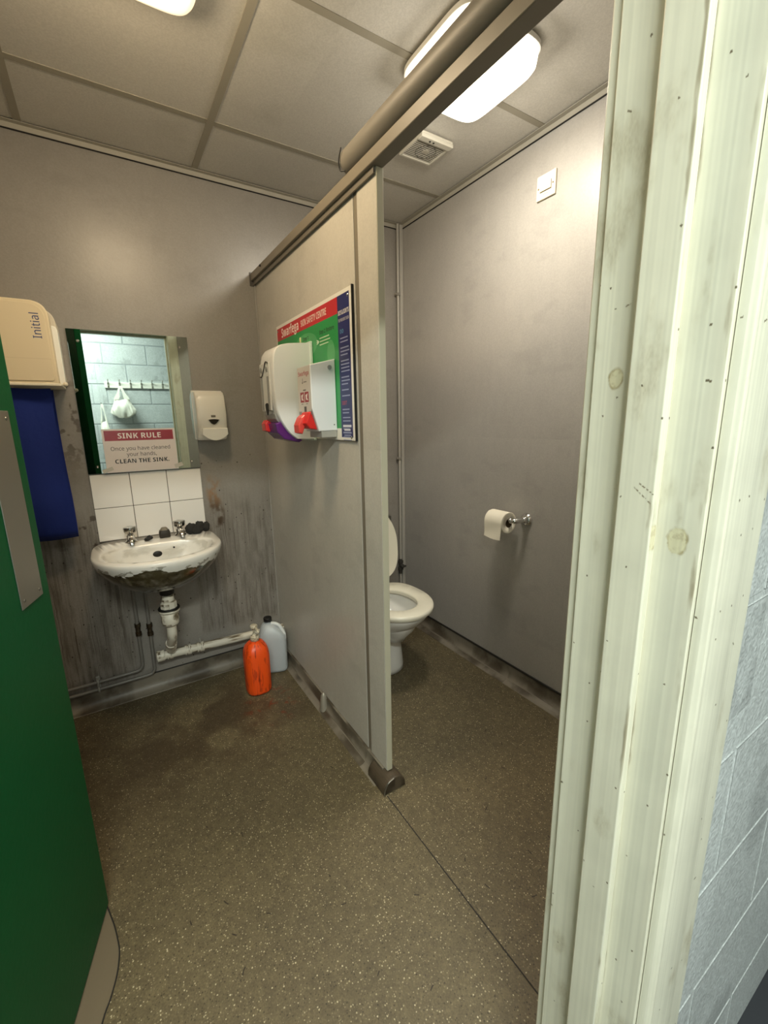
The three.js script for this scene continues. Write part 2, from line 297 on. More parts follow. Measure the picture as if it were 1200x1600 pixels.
{ // suspended ceiling: tiles dropped on exposed bars
  const c = struct('ceiling', null, null, 'suspended ceiling of grey beige tiles on exposed bars', 'ceiling');
  const xs = [WL, -0.83, -0.235, 0.365, WR], zs = [0, 0.36, 0.975, 1.575, ZF0];
  part('roof_slab', bx(WL, WR, CEIL + 0.06, CEIL + 0.2, 0, ZF0), M.ceil, c);
  for (let i = 0; i < 4; i++) for (let j = 0; j < 4; j++) part('tile', bx(xs[i], xs[i + 1], CEIL + 0.0015, CEIL + 0.016, zs[j], zs[j + 1]), M.ceil, c);
  for (let i = 1; i < 4; i++) part('bar', bx(xs[i] - 0.012, xs[i] + 0.012, CEIL - 0.002, CEIL + 0.0015, 0, ZF0), M.bar, c);
  for (let j = 1; j < 4; j++) for (let i = 0; i < 4; i++) part('bar', bx(xs[i] + 0.012, xs[i + 1] - 0.012, CEIL - 0.001, CEIL + 0.0015, zs[j] - 0.012, zs[j] + 0.012), M.bar, c);
  const t1 = struct('trim_1', null, null, 'pale angle strip where the ceiling meets the walls', 'trim');
  const L = (x0, x1, z0, z1) => bx(x0, x1, CEIL - 0.004, CEIL - 0.0022, z0, z1);
  part('angle_strip', [L(WL, WR, 0.0, 0.022), bx(WL, WR, CEIL - 0.022, CEIL - 0.0022, 0.0, 0.002)], M.edge, t1);
  part('angle_strip', [L(WR - 0.022, WR, 0.022, ZF0), bx(WR - 0.002, WR, CEIL - 0.022, CEIL - 0.0022, 0.002, ZF0)], M.edge, t1);
  part('angle_strip', [L(WL, WL + 0.022, 0.022, ZF0)], M.edge, t1);
  part('shadow_gap_bead', [cyl([WL, CEIL - 0.025, 0.003], [WR, CEIL - 0.025, 0.003], 0.0026, 0.0026, 8), cyl([WR - 0.003, CEIL - 0.025, 0], [WR - 0.003, CEIL - 0.025, ZF0], 0.0026, 0.0026, 8)], M.darkGap, t1);
}
{ // coved vinyl skirting
  const R = 0.045, H = 0.082, prof = [[0, H], [0.004, H], [0.005, R + 0.006]];
  for (let i = 0; i <= 8; i++) { const t = i / 8 * Math.PI / 2; prof.push([0.005 + R - R * Math.cos(t) , R + 0.002 - R * Math.sin(t)]); }
  prof.push([0.052, 0.0], [0, 0.0]);
  const cove = (len) => { const g = extrude(prof, len); return g; };
  const along = (name, len, rotY, pos, label) => { const g = cove(len); g.rotateY(rotY); g.translate(...pos); return struct(name, uvm(toCreasedNormals(g, 0.6)), M.cove, label, 'skirting'); };
  // profile x points away from the wall
  along('baseboard_back', WR - WL, -Math.PI / 2, [WR, 0, 0], 'coved brown vinyl skirting under the washbasin wall');
  along('baseboard_right', ZF0, 0, [0, 0, 0], 'x');
  const b = scene.getObjectByName('baseboard_right'); b.geometry.rotateY(Math.PI); b.geometry.translate(WR, 0, ZF0); b.userData.label = 'coved brown vinyl skirting along the right cubicle wall';
  struct('trim_2', [bx(WL, WR, H, H + 0.006, 0.0005, 0.006, 0.002, 1)], M.rubber, 'black sealing strip above the back skirting', 'trim');
  struct('trim_3', [bx(WR - 0.007, WR - 0.0005, H - 0.002, H + 0.008, 0.01, ZF0, 0.002, 1)], M.rubber, 'black sealing strip above the right skirting, thickened to paint in the shaded gap', 'trim');  // black strip made thicker to draw the dark shading between wall and cove
  // kerb of vinyl under the partition
  const k = [[-0.045, 0]]; for (let i = 0; i <= 6; i++) { const t = i / 6 * Math.PI / 2; k.push([-0.045 + 0.034 * Math.sin(t), 0.034 - 0.034 * Math.cos(t)]); }
  k.push([-0.010, 0.058], [0.030, 0.058], [0.031, 0.034]); for (let i = 0; i <= 6; i++) { const t = i / 6 * Math.PI / 2; k.push([0.065 - 0.034 * Math.cos(t), 0.034 - 0.034 * Math.sin(t)]); }
  k.push([0.065, 0]);
  const g = extrude(k.reverse(), 1.06).translate(0, 0, 0.05); struct('baseboard_partition', uvm(toCreasedNormals(g, 0.6)), M.cove, 'coved brown vinyl kerb under the partition', 'skirting');
  // welded seam in the vinyl, and the smooth patch by the door
  struct('trim_4', bx(-0.030, -0.027, 0, 0.0012, 1.17, ZF0), M.rubber, 'thin dark weld seam running from the partition end', 'seam');
  const sh = new THREE.Shape(); const cp = [[-0.862, -1.045], [-0.846, -1.11], [-0.838, -1.16], [-0.836, -1.19], [-0.842, -1.235], [-0.856, -1.28], [-0.872, -1.319], [-0.91, -1.46], [-0.95, -1.60], [-1.00, -1.75], [-1.06, -1.90], [-1.25, -1.90], [-1.25, -1.045]];
  sh.setFromPoints(cp.map(p => new THREE.Vector2(...p)));
  struct('trim_5', new THREE.ExtrudeGeometry(sh, { depth: 0.001, bevelEnabled: false }).rotateX(-Math.PI / 2), mat(0x6e6350, 0.6, { bumpMap: speckle, bumpScale: 0.0004 }), 'smooth brown floor patch under the green door', 'floor patch');
  struct('trim_6', tube(cp.slice(0, 11).map(p => [p[0], 0.0012, -p[1]]), 0.0018, 80, 6), M.rubber, 'curved black seam along the smooth patch by the door', 'seam');
}
{ // painted timber door frame
  const f = struct('trim_7', null, null, 'chipped pale green painted timber door frame at the right', 'door frame');
  const zR = 1.929, zO = 2.064;
  part('lining', bx(XR, XR + 0.032, 0, HEAD + 0.03, zR, zO, 0.0015, 1), M.paint, f);
  part('lining', bx(XL - 0.032, XL, 0, HEAD + 0.03, zR, zO, 0.0015, 1), M.paint, f);
  part('lining', bx(XL, XR, HEAD, HEAD + 0.03, zR, zO, 0.0015, 1), M.paint, f);
  part('door_stop', bx(XR - 0.013, XR, 0, HEAD, 1.979, 2.020, 0.0025, 2), M.paint, f);
  part('door_stop', bx(XL, XL + 0.013, 0, HEAD, 1.979, 2.020, 0.0025, 2), M.paint, f);
  part('door_stop', bx(XL + 0.013, XR - 0.013, HEAD - 0.013, HEAD, 1.979, 2.020, 0.0025, 2), M.paint, f);
  // moulded architrave, corridor side: profile in x (from inner edge) and z
  const arch = [[0, 0], [0, 0.008], [0.002, 0.013], [0.006, 0.0150], [0.011, 0.0135], [0.0135, 0.0115], [0.017, 0.0125], [0.060, 0.0165], [0.066, 0.0150], [0.067, 0.010], [0.067, 0]];
  const av = extrude(arch, HEAD + 0.02); av.rotateX(-Math.PI / 2);     // x, -z as height -> y up
  av.applyMatrix4(new THREE.Matrix4().makeScale(1, 1, -1));
  { const ix = av.index; if (ix) { for (let i = 0; i < ix.count; i += 3) { const a = ix.getX(i); ix.setX(i, ix.getX(i + 1)); ix.setX(i + 1, a); } } else { const p = av.attributes.position; for (let i = 0; i < p.count; i += 3) { const a = [p.getX(i), p.getY(i), p.getZ(i)]; p.setXYZ(i, p.getX(i + 1), p.getY(i + 1), p.getZ(i + 1)); p.setXYZ(i + 1, ...a); } } av.computeVertexNormals(); }
  const aR = uvm(toCreasedNormals(av.clone().translate(XR + 0.005, 0, 2.065), 0.9));
  part('architrave', aR, M.paint, f);
  part('architrave', bx(XL - 0.075, XL - 0.005, 0, HEAD + 0.075, ZF1, 2.085, 0.003, 1), M.paint, f);
  part('architrave', bx(XL - 0.005, XR + 0.075, HEAD + 0.02, HEAD + 0.085, ZF1, 2.085, 0.003, 1), M.paint, f);
  part('scribing_strip', bx(XR + 0.072, XR + 0.121, 0, HEAD + 0.07, ZF1 - 0.006, 2.0755, 0.0015, 1), M.paint, f);
  // room side
  part('architrave', bx(XR + 0.005, XR + 0.075, 0, HEAD + 0.07, 1.915, ZF0, 0.003, 1), M.paint, f);
  part('architrave', bx(XL - 0.06, XL - 0.005, 0, HEAD + 0.07, 1.915, ZF0, 0.003, 1), M.paint, f);
  part('architrave', bx(XL - 0.005, XR + 0.005, HEAD + 0.005, HEAD + 0.07, 1.915, ZF0, 0.003, 1), M.paint, f);
}
{ // green door standing open into the room; origin at the free bottom edge of the face seen
  const d = struct('door_1', null, null, 'green painted door standing open at the left', 'door');
  d.position.set(-0.857, 0.006, 1.041); d.rotation.y = Math.atan2(-0.065, 0.246);   // local +z runs to the hinge
  const W = 0.895;
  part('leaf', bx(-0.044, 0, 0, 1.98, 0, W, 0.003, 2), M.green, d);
  const pl = part('push_plate', bx(0, 0.0022, 0.919, 1.316, 0.036, 0.131, 0.001, 1), M.steel, d, 'brushed metal push plate');
  for (const y of [0.935, 1.300]) for (const z of [0.050, 0.117]) part('screw', cyl([0.0018, y, z], [0.0036, y, z], 0.0042, 0.003, 12), M.dullChrome, pl);
  for (const y of [0.25, 1.0, 1.75]) part('hinge', cyl([-0.002, y - 0.05, W + 0.007], [-0.002, y + 0.05, W + 0.007], 0.007, 0.007, 12), M.steel, d);
}

// ---------------------------------------------------------------- partition, head rail, pipe
const panelMat = mat(0xb9b5ae, 0.36, { map: wallTex });
{
  const p = thing('toilet_partition', 'grey laminate partition panel between basin and toilet', 'partition');
  const laminate = mat(0xffffff, 0.33, { map: makeTex(512, 512, 1.2, 1.2, 0, 0, (x, y, c) => { wallTexFn(x, y, c); c[0] *= 1.16; c[1] *= 1.16; c[2] *= 1.14; }) });
  part('panel', bx(0, 0.020, 0.0585, 1.9555, 0.004, 0.994, 0.001, 1), laminate, p);
  part('end_stile', bx(-0.002, 0.0215, 0.0585, 1.9555, 1.020, 1.128, 0.002, 2), laminate, p);
  part('joint_strip', bx(0.0002, 0.0039, 0.0585, 1.9555, 0.9965, 1.0175, 0.001, 1), mat(0x7c7466, 0.45), p, 'dark joint strip');
  part('joint_core', bx(0.004, 0.017, 0.0585, 1.9555, 0.994, 1.020), M.darkGap, p);
  part('edge_lipping', bx(-0.0015, 0.0200, 0.0585, 1.9555, 1.128, 1.131, 0.001, 1), mat(0xb7b29c, 0.5), p, 'pale worn edge lipping');
  part('corner_bead', bx(-0.006, 0, 0.0585, 1.9555, 0.0005, 0.006, 0.002, 1), M.grey, p);
  part('screw', cyl([0.0215, 1.87, 1.118], [0.024, 1.87, 1.118], 0.005, 0.004, 12), M.chrome, p);
  // metal shoe that ends the kerb
  const shoe = part('end_shoe', [extrude([[0.046, 0]].concat(Array.from({ length: 17 }, (_, i) => [0.046 * Math.cos(i / 16 * Math.PI), 0.003 + 0.051 * Math.pow(Math.sin(i / 16 * Math.PI), 0.8)])).concat([[-0.046, 0]]), 0.115, 0.004, 2).translate(0.008, 0, 1.050)], mat(0x6c6459, 0.45, { map: grimeTex(190, 180, 165, 60, 52, 42, 9, 0.4, 0.7, 301, 256) }), p, 'dark scuffed end shoe');
  part('shoe_rim', tube([[-0.037, 0.003, 1.165], [-0.033, 0.022, 1.165], [-0.020, 0.043, 1.165], [0.004, 0.052, 1.165]], 0.0022, 24, 8), M.dullChrome, shoe);
  // small metal foot half way
  const ft = part('support_foot', uvm(lathe([[0.0, 0.0], [0.019, 0.0], [0.0195, 0.006], [0.0175, 0.012], [0.0165, 0.03], [0.0155, 0.055], [0.012, 0.075], [0.006, 0.088], [0.0, 0.091]], 20).translate(-0.0195, 0.0, 0.625)), mat(0xa39d90, 0.35, { metalness: 0.4 }), p, 'grubby metal support foot');
}
{
  const r = thing('head_rail', 'grey metal head rail across the top of the partition', 'rail');
  part('rail_body', bx(-0.020, 0.021, 1.956, 1.990, 0.002, ZF0 - 0.002, 0.003, 2), M.rail, r);
  part('rail_channel', [bx(-0.010, -0.0045, 1.938, 1.957, 0.002, 1.128, 0.001, 1)], mat(0x6f695f, 0.45), r);
  part('end_plate', bx(-0.026, 0.026, 1.934, 1.995, 0.0005, 0.004, 0.001, 1), mat(0x4d4842, 0.5), r);
  part('screw', cyl([-0.024, 1.981, 0.16], [-0.019, 1.981, 0.16], 0.005, 0.005, 10), M.black, r);
  const pg = [cyl([0.002, 2.0265, 0.985], [0.002, 2.0265, ZF0 - 0.01], 0.0362, 0.0362, 40, true), cyl([0.002, 2.0265, 0.985], [0.002, 2.0265, ZF0 - 0.01], 0.0332, 0.0332, 40, true)];
  const q = thing('grey_pipe', 'long grey round pipe lying on top of the head rail', 'pipe');
  part('pipe_wall', pg, mat(0x78736a, 0.5, { side: THREE.DoubleSide }), q);
  for (const [z, ry] of [[0.985, Math.PI], [ZF0 - 0.01, 0]]) part('pipe_end', new THREE.RingGeometry(0.0332, 0.0362, 40).rotateY(ry).translate(0.002, 2.0265, z), mat(0x3b3833, 0.6, { side: THREE.DoubleSide }), q);
  part('cable_loop', tube([[-0.036, 2.050, 0.998], [-0.038, 2.022, 0.986], [-0.034, 2.000, 0.985], [-0.026, 1.993, 1.0]], 0.0022, 24, 6), M.black, q, 'black cable at the pipe end');
}

// ---------------------------------------------------------------- lights (fittings)
function bulkhead(x, z, col, emis, label) {
  const t = thing('ceiling_light', label, 'ceiling light', [x, CEIL, z], 'bulkhead ceiling lights');
  part('base', loft([squircle(48, 0, -0.004, 0, 0.160, 0.165, 6), squircle(48, 0, -0.018, 0, 0.160, 0.165, 6)].reverse()), M.white, t);
  const m = new THREE.MeshStandardMaterial({ color: 0xf4ead2, roughness: 0.4, emissive: col, emissiveIntensity: emis });
  const rings = []; const N = 144;
  for (const [y, k, rib] of [[-0.018, 0.985, 0], [-0.022, 0.985, 1], [-0.050, 0.965, 1], [-0.058, 0.955, 0], [-0.066, 0.92, 0], [-0.070, 0.86, 0], [-0.071, 0.4, 0]]) {
    rings.push(squircle(N, 0, y, 0, 0.158 * k, 0.163 * k, 6).map((p, i) => rib && i % 2 ? [p[0] * 0.985, p[1], p[2] * 0.985] : p));
  }
  part('diffuser', loft(rings.reverse(), true, true, 0.8), m, t);
  return t;
}
bulkhead(0.382, 1.07, LAMP_WHITE, 3.2, 'glowing white bulkhead light on the cubicle ceiling behind the head rail');
bulkhead(-0.53, 0.995, LAMP_WARM, 0.95, 'warm yellow ribbed bulkhead light cut by the top of the photo');
{
  const t = thing('batten_light', 'fluorescent batten light on the ceiling outside the doorway', 'ceiling light', [-1.10, CORR_CEIL, 3.22]);
  part('batten_body', bx(-0.6, 0.6, -0.03, -0.001, -0.05, 0.05, 0.004, 1), M.white, t);
  part('diffuser', bx(-0.59, 0.59, -0.070, -0.0305, -0.06, 0.06, 0.015, 2), new THREE.MeshStandardMaterial({ color: 0xffffff, roughness: 0.5, emissive: LAMP_COOL, emissiveIntensity: 3 }), t);
}

// ---------------------------------------------------------------- washbasin group
const BX = -0.570, RIM = 0.787, LEDGE = RIM - 0.0073;
{
  const b = thing('washbasin', 'white ceramic wall hung washbasin with mould on the underside', 'washbasin', [BX, -0.0078, 0]);
  const N = 96, cz = 0.235;
  const out = (k, y, dz = 0) => egg(N, 0, y, cz + dz, 0.247 * k, 0.245 * k, 0.2345 * k, 2.1, 5).map(p => [p[0], p[1], Math.max(0.0008, p[2])]);
  const inn = (k, y) => egg(N, 0, y, 0.268, 0.203 * k, 0.168 * k, 0.105 * k, 2.05, 3.0);
  const bowlTex = makeTex(1024, 512, 1, 1, 0, 0, (u, v, c) => {
    // dirt line on the outside underneath: v is the profile position, ragged lower edge
    const n = fbm(u * 60, v * 26, 311, 5), edge = 0.345 + 0.11 * (fbm(u * 14, 2, 313, 4) - 0.5) + 0.06 * (n - 0.5);
    let d = v < edge ? clamp(0.72 + 0.8 * (n - 0.25)) : 0; if (v > edge && v < edge + 0.05 && n > 0.60) d = 0.4;
    if (v > 0.62) d = 0.16 * sstep(0.52, 0.75, fbm(u * 18, v * 12, 317, 5));
    const ol = fbm(u * 40, v * 9, 319, 4);
    c[0] = lerp(238, lerp(52, 88, ol), d); c[1] = lerp(235, lerp(46, 80, ol), d); c[2] = lerp(228, lerp(32, 52, ol), d);
  });
  const cer = mat(0xffffff, 0.14, { map: bowlTex, clearcoat: 0.5, clearcoatRoughness: 0.1 });
  const rings = [];
  const T = [[0.16, 0.600], [0.26, 0.603], [0.40, 0.614], [0.54, 0.632], [0.68, 0.657], [0.80, 0.685], [0.89, 0.713], [0.95, 0.738], [0.985, 0.757], [1.0, 0.770], [0.999, 0.779], [0.990, 0.785], [0.975, RIM]];
  for (const [k, y] of T) rings.push(out(k, y, -0.015 * (1 - k)));
  rings.push(inn(1.06, RIM), inn(1.02, RIM - 0.002), inn(0.99, RIM - 0.008), inn(0.965, 0.765), inn(0.93, 0.740), inn(0.86, 0.705), inn(0.72, 0.675), inn(0.5, 0.658), inn(0.2, 0.650));
  part('bowl', loft(rings, true, true, 1.2), cer, b);
  part('overflow_hole', new THREE.SphereGeometry(0.0165, 20, 12).scale(1.15, 0.9, 0.35).translate(-0.006, 0.737, 0.170), M.black, b, 'dark round overflow hole');
  part('chain_hole', cyl([0.062, 0.757, 0.160], [0.062, 0.757, 0.172], 0.004, 0.004, 12), M.black, b);
  part('drain', lathe([[0, 0.6525], [0.026, 0.6525], [0.028, 0.6515], [0.028, 0.649]], 24).translate(0, 0, 0.268), M.dullChrome, b);
  for (const [tx, tz] of [[-0.096, 0.086], [0.104, 0.080]]) {
    const t = new THREE.Group(); t.name = 'tap'; t.position.set(tx, RIM, tz); t.userData.label = 'chrome pillar tap'; b.add(t);
    part('tap_body', [lathe([[0, 0], [0.025, 0], [0.0255, 0.006], [0.019, 0.010], [0.0165, 0.018], [0.017, 0.030], [0.013, 0.036], [0.010, 0.042], [0, 0.042]], 28), loft([[0, 0.026, 0.012, 0.0125], [0, 0.031, 0.032, 0.0125], [0, 0.032, 0.052, 0.0125], [0, 0.026, 0.072, 0.0115], [0, 0.013, 0.082, 0.010], [0, 0.006, 0.084, 0.0095]].map(([x, y, z, r], k, A) => { const n = A[Math.min(k + 1, 5)], q = A[Math.max(k - 1, 0)]; const dy = n[1] - q[1], dz = n[2] - q[2], l = Math.hypot(dy, dz); const R = []; for (let i = 0; i < 16; i++) { const a = i / 16 * Math.PI * 2; const u = Math.cos(a) * r, v = Math.sin(a) * r * 0.85; R.push([x + u, y + v * dz / l, z - v * dy / l]); } return R; }))], M.chrome, t);
    const kn = []; for (const [y, r] of [[0.040, 0.012], [0.044, 0.019], [0.050, 0.0225], [0.064, 0.0245], [0.069, 0.023], [0.071, 0.016]]) { const R = []; for (let i = 0; i < 48; i++) { const a = -i / 48 * Math.PI * 2, rr = r * (1 + 0.09 * Math.cos(a * 4)); R.push([Math.cos(a) * rr, y, Math.sin(a) * rr]); } kn.push(R); }
    part('tap_head', loft(kn, true, true, 0.9), metal(0xb8b6b0, 0.14), t);
  }
}
// things lying on the basin ledge
single('plug', [lathe([[0, 0], [0.017, 0], [0.019, 0.004], [0.018, 0.009], [0.012, 0.012], [0, 0.012]], 24).rotateZ(0.25).translate(-0.598, LEDGE + 0.004, 0.098), tube([[-0.606, LEDGE + 0.013, 0.095], [-0.594, LEDGE + 0.020, 0.094], [-0.588, LEDGE + 0.011, 0.102]], 0.0028, 20, 8)], M.black, 'small black rubber plug lying on the basin ledge', 'plug');
{
  const t = thing('soap_block', 'dark grimy block with a pale top on the basin ledge', 'soap', [-0.531, LEDGE + 0.0005, 0.078]);
  part('block_body', loft([squircle(32, 0, 0, 0, 0.0215, 0.0175, 5), squircle(32, 0, 0.004, 0, 0.023, 0.019, 5), squircle(32, 0, 0.024, 0, 0.023, 0.0185, 5), squircle(32, 0, 0.034, 0, 0.020, 0.016, 4)].map(r => r)), mat(0x2f2a22, 0.55), t);
  part('block_top', loft([squircle(32, 0, 0.034, 0, 0.017, 0.0135, 3), squircle(32, 0, 0.040, -0.001, 0.015, 0.012, 3), squircle(32, 0, 0.0455, -0.002, 0.010, 0.008, 2.5)]), mat(0x756d5c, 0.5), t, 'worn paler top');
}
{ // crumpled black scourer
  const g0 = mergeVertices(new THREE.IcosahedronGeometry(1, 4)), lump = (x, y, z, sx, sy, sz, s) => { const g = g0.clone(), p = g.attributes.position; for (let i = 0; i < p.count; i++) { const v = new THREE.Vector3().fromBufferAttribute(p, i); const k = 1 + 0.30 * (fbm(v.x * 3 + 9 + s, v.y * 3 + v.z * 3.3, s, 3) - 0.5) * 2 + 0.12 * (vnoise(v.x * 11 + s, v.y * 11 + v.z * 9, s + 3) - 0.5); v.multiplyScalar(k); p.setXYZ(i, x + v.x * sx, Math.max(0, y + v.y * sy), z + v.z * sz); } g.computeVertexNormals(); return g; };
  single('scourer', [lump(-0.006, 0.026, 0.004, 0.024, 0.026, 0.022, 3), lump(0.020, 0.020, 0.012, 0.022, 0.024, 0.020, 5), lump(0.036, 0.030, -0.006, 0.020, 0.026, 0.020, 8), lump(0.064, 0.024, -0.008, 0.016, 0.022, 0.016, 15)].map(g => g.translate(-0.415, LEDGE, 0.088)), mat(0x2a2926, 0.95), 'crumpled black scourer beside the right tap', 'scourer');
}
{ // splashback of six tiles
  const t = thing('tiled_splashback', 'white tiled splashback of six tiles above the basin', 'tiles', [-0.787, 0.780, 0]);
  part('grout', bx(0.001, 0.449, 0.001, 0.299, 0.0006, 0.0045), mat(0x4a443c, 0.8), t, 'dark dirty grout');
  const tm = mat(0xf4f0ea, 0.10, { clearcoat: 0.3, clearcoatRoughness: 0.05 });
  for (let i = 0; i < 3; i++) for (let j = 0; j < 2; j++) part('tile', bx(i * 0.15 + 0.0012, i * 0.15 + 0.1488, j * 0.15 + 0.0012, j * 0.15 + 0.1488, 0.0008, 0.0068, 0.0015, 2), tm, t);
}
{ // mirror, slightly bowed, held by screws
  const t = thing('mirror', 'frameless wall mirror above the white tiles', 'mirror', [-0.787, 1.084, 0]);
  const W = 0.450, H = 0.590, S = 60, f = [0.004];
  const slope = x => 0.0048 + 0.050 * clamp((0.105 - x) / 0.06);   // x from the left edge
  for (let i = 1; i <= S; i++) f.push(f[i - 1] + slope((i - 0.5) / S * W) * W / S);
  const g = new THREE.BoxGeometry(W, H, 0.004, S, 1, 1).translate(W / 2, H / 2, 0.002), p = g.attributes.position;
  for (let i = 0; i < p.count; i++) { const k = Math.round(p.getX(i) / W * S); p.setZ(i, p.getZ(i) + f[k]); }
  g.computeVertexNormals();
  part('glass', toCreasedNormals(g, 0.5), new THREE.MeshStandardMaterial({ color: 0xb4bfba, metalness: 1, roughness: 0.015 }), t);
  for (const [x, y] of [[0.036, 0.545], [0.036, 0.030], [0.415, 0.545], [0.415, 0.030]]) { const k = f[Math.round(x / W * S)] + 0.004; part('screw', lathe([[0, 0.005], [0.004, 0.004], [0.006, 0.0]], 16).rotateX(Math.PI / 2).translate(x, y, k), M.chrome, t); }
  part('backing_batten', bx(0.3, W - 0.01, 0.5, 0.54, 0.0005, 0.009), mat(0x8a7a5c, 0.7), t);
}
{ // laminated notice stuck to the mirror
  const tex = canvasTex(1024, 720, (c, W, H) => {
    c.fillStyle = '#e6dcd8'; c.fillRect(0, 0, W, H); c.fillStyle = '#9c1f30'; c.fillRect(28, 26, W - 56, 168);
    c.textAlign = 'center'; c.textBaseline = 'middle'; c.fillStyle = '#f3e9e6'; c.font = 'bold 124px sans-serif'; c.fillText('SINK RULE', W / 2, 114, 620);
    c.fillStyle = '#2e292b'; c.font = '90px sans-serif'; c.fillText('Once you have cleaned', W / 2, 325, 850); c.fillText('your hands,', W / 2, 425, 430);
    c.fillStyle = '#0c0a0b'; c.font = 'bold 96px sans-serif'; c.fillText('CLEAN THE SINK.', W / 2, 540, 800);
  });
  const t = thing('notice', 'laminated red and white sink rule notice on the mirror', 'sign', [-0.718, 1.0835, 0.0185]);
  const paper = [mat(0xd8d0cc, 0.4), mat(0xd8d0cc, 0.4), mat(0xd8d0cc, 0.4), mat(0xd8d0cc, 0.4), mat(0xffffff, 0.22, { map: tex, clearcoat: 0.5, clearcoatRoughness: 0.15 }), mat(0xd8d0cc, 0.4)];
  const o = new THREE.Mesh(new THREE.BoxGeometry(0.285, 0.187, 0.0012).translate(0.1425, 0.0935 + 0.002, 0), paper); o.name = 'laminated_sheet'; o.rotation.x = -0.01; t.add(o);
  const tape = mat(0xe8e4da, 0.25, { transmission: 0.3, thickness: 0 });
  part('tape', bx(-0.012, 0.030, 0.004, 0.020, 0.0009, 0.0015).rotateZ(0.35), tape, t, 'scrap of clear tape'); part('tape', bx(0.262, 0.298, -0.076, -0.058, 0.0009, 0.0015).rotateZ(0.30), tape, t, 'scrap of clear tape');
}
// ---------------------------------------------------------------- waste trap and pipes under the basin
{
  const pvc = mat(0xffffff, 0.4, { map: grimeTex(222, 216, 200, 96, 82, 60, 7, 0.50, 0.80, 331, 512) });
  const t = thing('bottle_trap', 'dirty white plastic bottle trap hanging below the basin', 'waste trap', [-0.563, 0, 0.225]);
  part('waste_tail', lathe([[0, 0.5915], [0.030, 0.5915], [0.030, 0.590], [0.027, 0.586], [0.031, 0.582], [0.029, 0.560], [0.020, 0.556], [0.020, 0.535], [0, 0.535]], 16), mat(0x241f19, 0.7), t, 'blackened waste fitting');
  part('nut', [lathe([[0, 0.555], [0.022, 0.555], [0.026, 0.550], [0.026, 0.530], [0.024, 0.525], [0, 0.525]], 32)], pvc, t);
  part('nut', [toCreasedNormals(lathe([[0, 0.526], [0.028, 0.526], [0.034, 0.522], [0.034, 0.494], [0, 0.494]], 10), 0.3)], pvc, t);
  part('rubber_ring', lathe([[0, 0.496], [0.043, 0.496], [0.045, 0.492], [0.043, 0.488], [0, 0.488]], 32), M.black, t);
  part('trap_collar', lathe([[0, 0.489], [0.043, 0.489], [0.0435, 0.480], [0.040, 0.476], [0, 0.476]], 32), pvc, t);
  part('trap_cup', lathe([[0.0, 0.478], [0.037, 0.478], [0.0365, 0.435], [0.034, 0.420], [0.028, 0.412], [0, 0.410]], 32), pvc, t);
  part('tail_pipe', tube([[0, 0.415, 0], [0, 0.36, -0.006], [-0.002, 0.31, -0.05], [-0.003, 0.265, -0.105], [-0.002, 0.222, -0.142]], 0.0205, 40, 20), pvc, t);
  part('coupling', [cyl([-0.003, 0.288, -0.078], [-0.003, 0.240, -0.132], 0.0245, 0.0245, 24)], pvc, t);
  const q = thing('waste_pipe', 'dirty white plastic waste pipe running along the wall to the corner', 'pipe', [0, 0, 0]);
  const y = 0.192, z = 0.058;
  part('pipe_run', cyl([-0.61, y, z], [-0.003, y - 0.024, z], 0.0205, 0.0205, 24), pvc, q);
  part('end_cap', lathe([[0, -0.012], [0.021, -0.012], [0.026, -0.008], [0.026, 0.022], [0.022, 0.024]], 24).rotateZ(-Math.PI / 2).translate(-0.620, y, z), pvc, q);
  for (const [x0, x1] of [[-0.585, -0.560], [-0.505, -0.478], [-0.45, -0.418]]) part('collar', cyl([x0, y - (x0 + 0.61) * 0.04, z], [x1, y - (x1 + 0.61) * 0.04, z], 0.0245, 0.0245, 24), pvc, q);
  part('pipe_clip', [cyl([-0.432, y - 0.010, 0.001], [-0.432, y - 0.010, 0.05], 0.008, 0.008, 10), cyl([-0.432, y + 0.012, z], [-0.432, y + 0.042, z], 0.005, 0.003, 10)], M.grey, q);
}
{
  const pm = mat(0x77746e, 0.42), vm = metal(0x5d5344, 0.5);
  for (const [x, yb, lab, vy] of [[-0.690, 0.128, 'left one of two thin grey water pipes under the basin', 0.338], [-0.642, 0.092, 'right one of two thin grey water pipes under the basin', 0.325]]) {
    const t = thing('water_pipe', lab, 'pipe', [0, 0, 0], 'water pipes under the basin'); const z = 0.021;
    part('pipe_run', tube([[x, 0.66, z], [x, 0.5, z], [x - 0.001, 0.3, z], [x - 0.002, yb + 0.05, z], [x - 0.004, yb + 0.02, z], [x - 0.018, yb + 0.003, z], [x - 0.05, yb, z], [x - 0.2, yb - 0.001, z], [-1.1, yb - 0.002, z], [WL + 0.004, yb - 0.002, z]], 0.0078, 120, 12, 0.35), pm, t);
    const v = part('isolating_valve', [cyl([x - 0.001, vy - 0.028, z], [x, vy + 0.028, z], 0.010, 0.010, 12), cyl([x, vy - 0.030, z], [x, vy - 0.014, z], 0.0145, 0.0145, 6), cyl([x, vy + 0.014, z], [x, vy + 0.030, z], 0.0145, 0.0145, 6)], vm, t, 'brass isolating valve');
    part('valve_screw', cyl([x, vy, z], [x, vy, z + 0.013], 0.006, 0.006, 10), vm, v);
  }
  single('pipe_clip', [bx(-0.885, -0.869, 0.075, 0.150, 0.0005, 0.012, 0.003, 2), tube([[-0.877, 0.140, 0.006], [-0.877, 0.139, 0.028], [-0.877, 0.128, 0.032], [-0.877, 0.112, 0.030]], 0.004, 20, 8), tube([[-0.877, 0.104, 0.006], [-0.877, 0.103, 0.028], [-0.877, 0.092, 0.032], [-0.877, 0.080, 0.028]], 0.004, 20, 8)], M.grey, 'grey plastic clip holding the two thin water pipes', 'pipe clip');
}
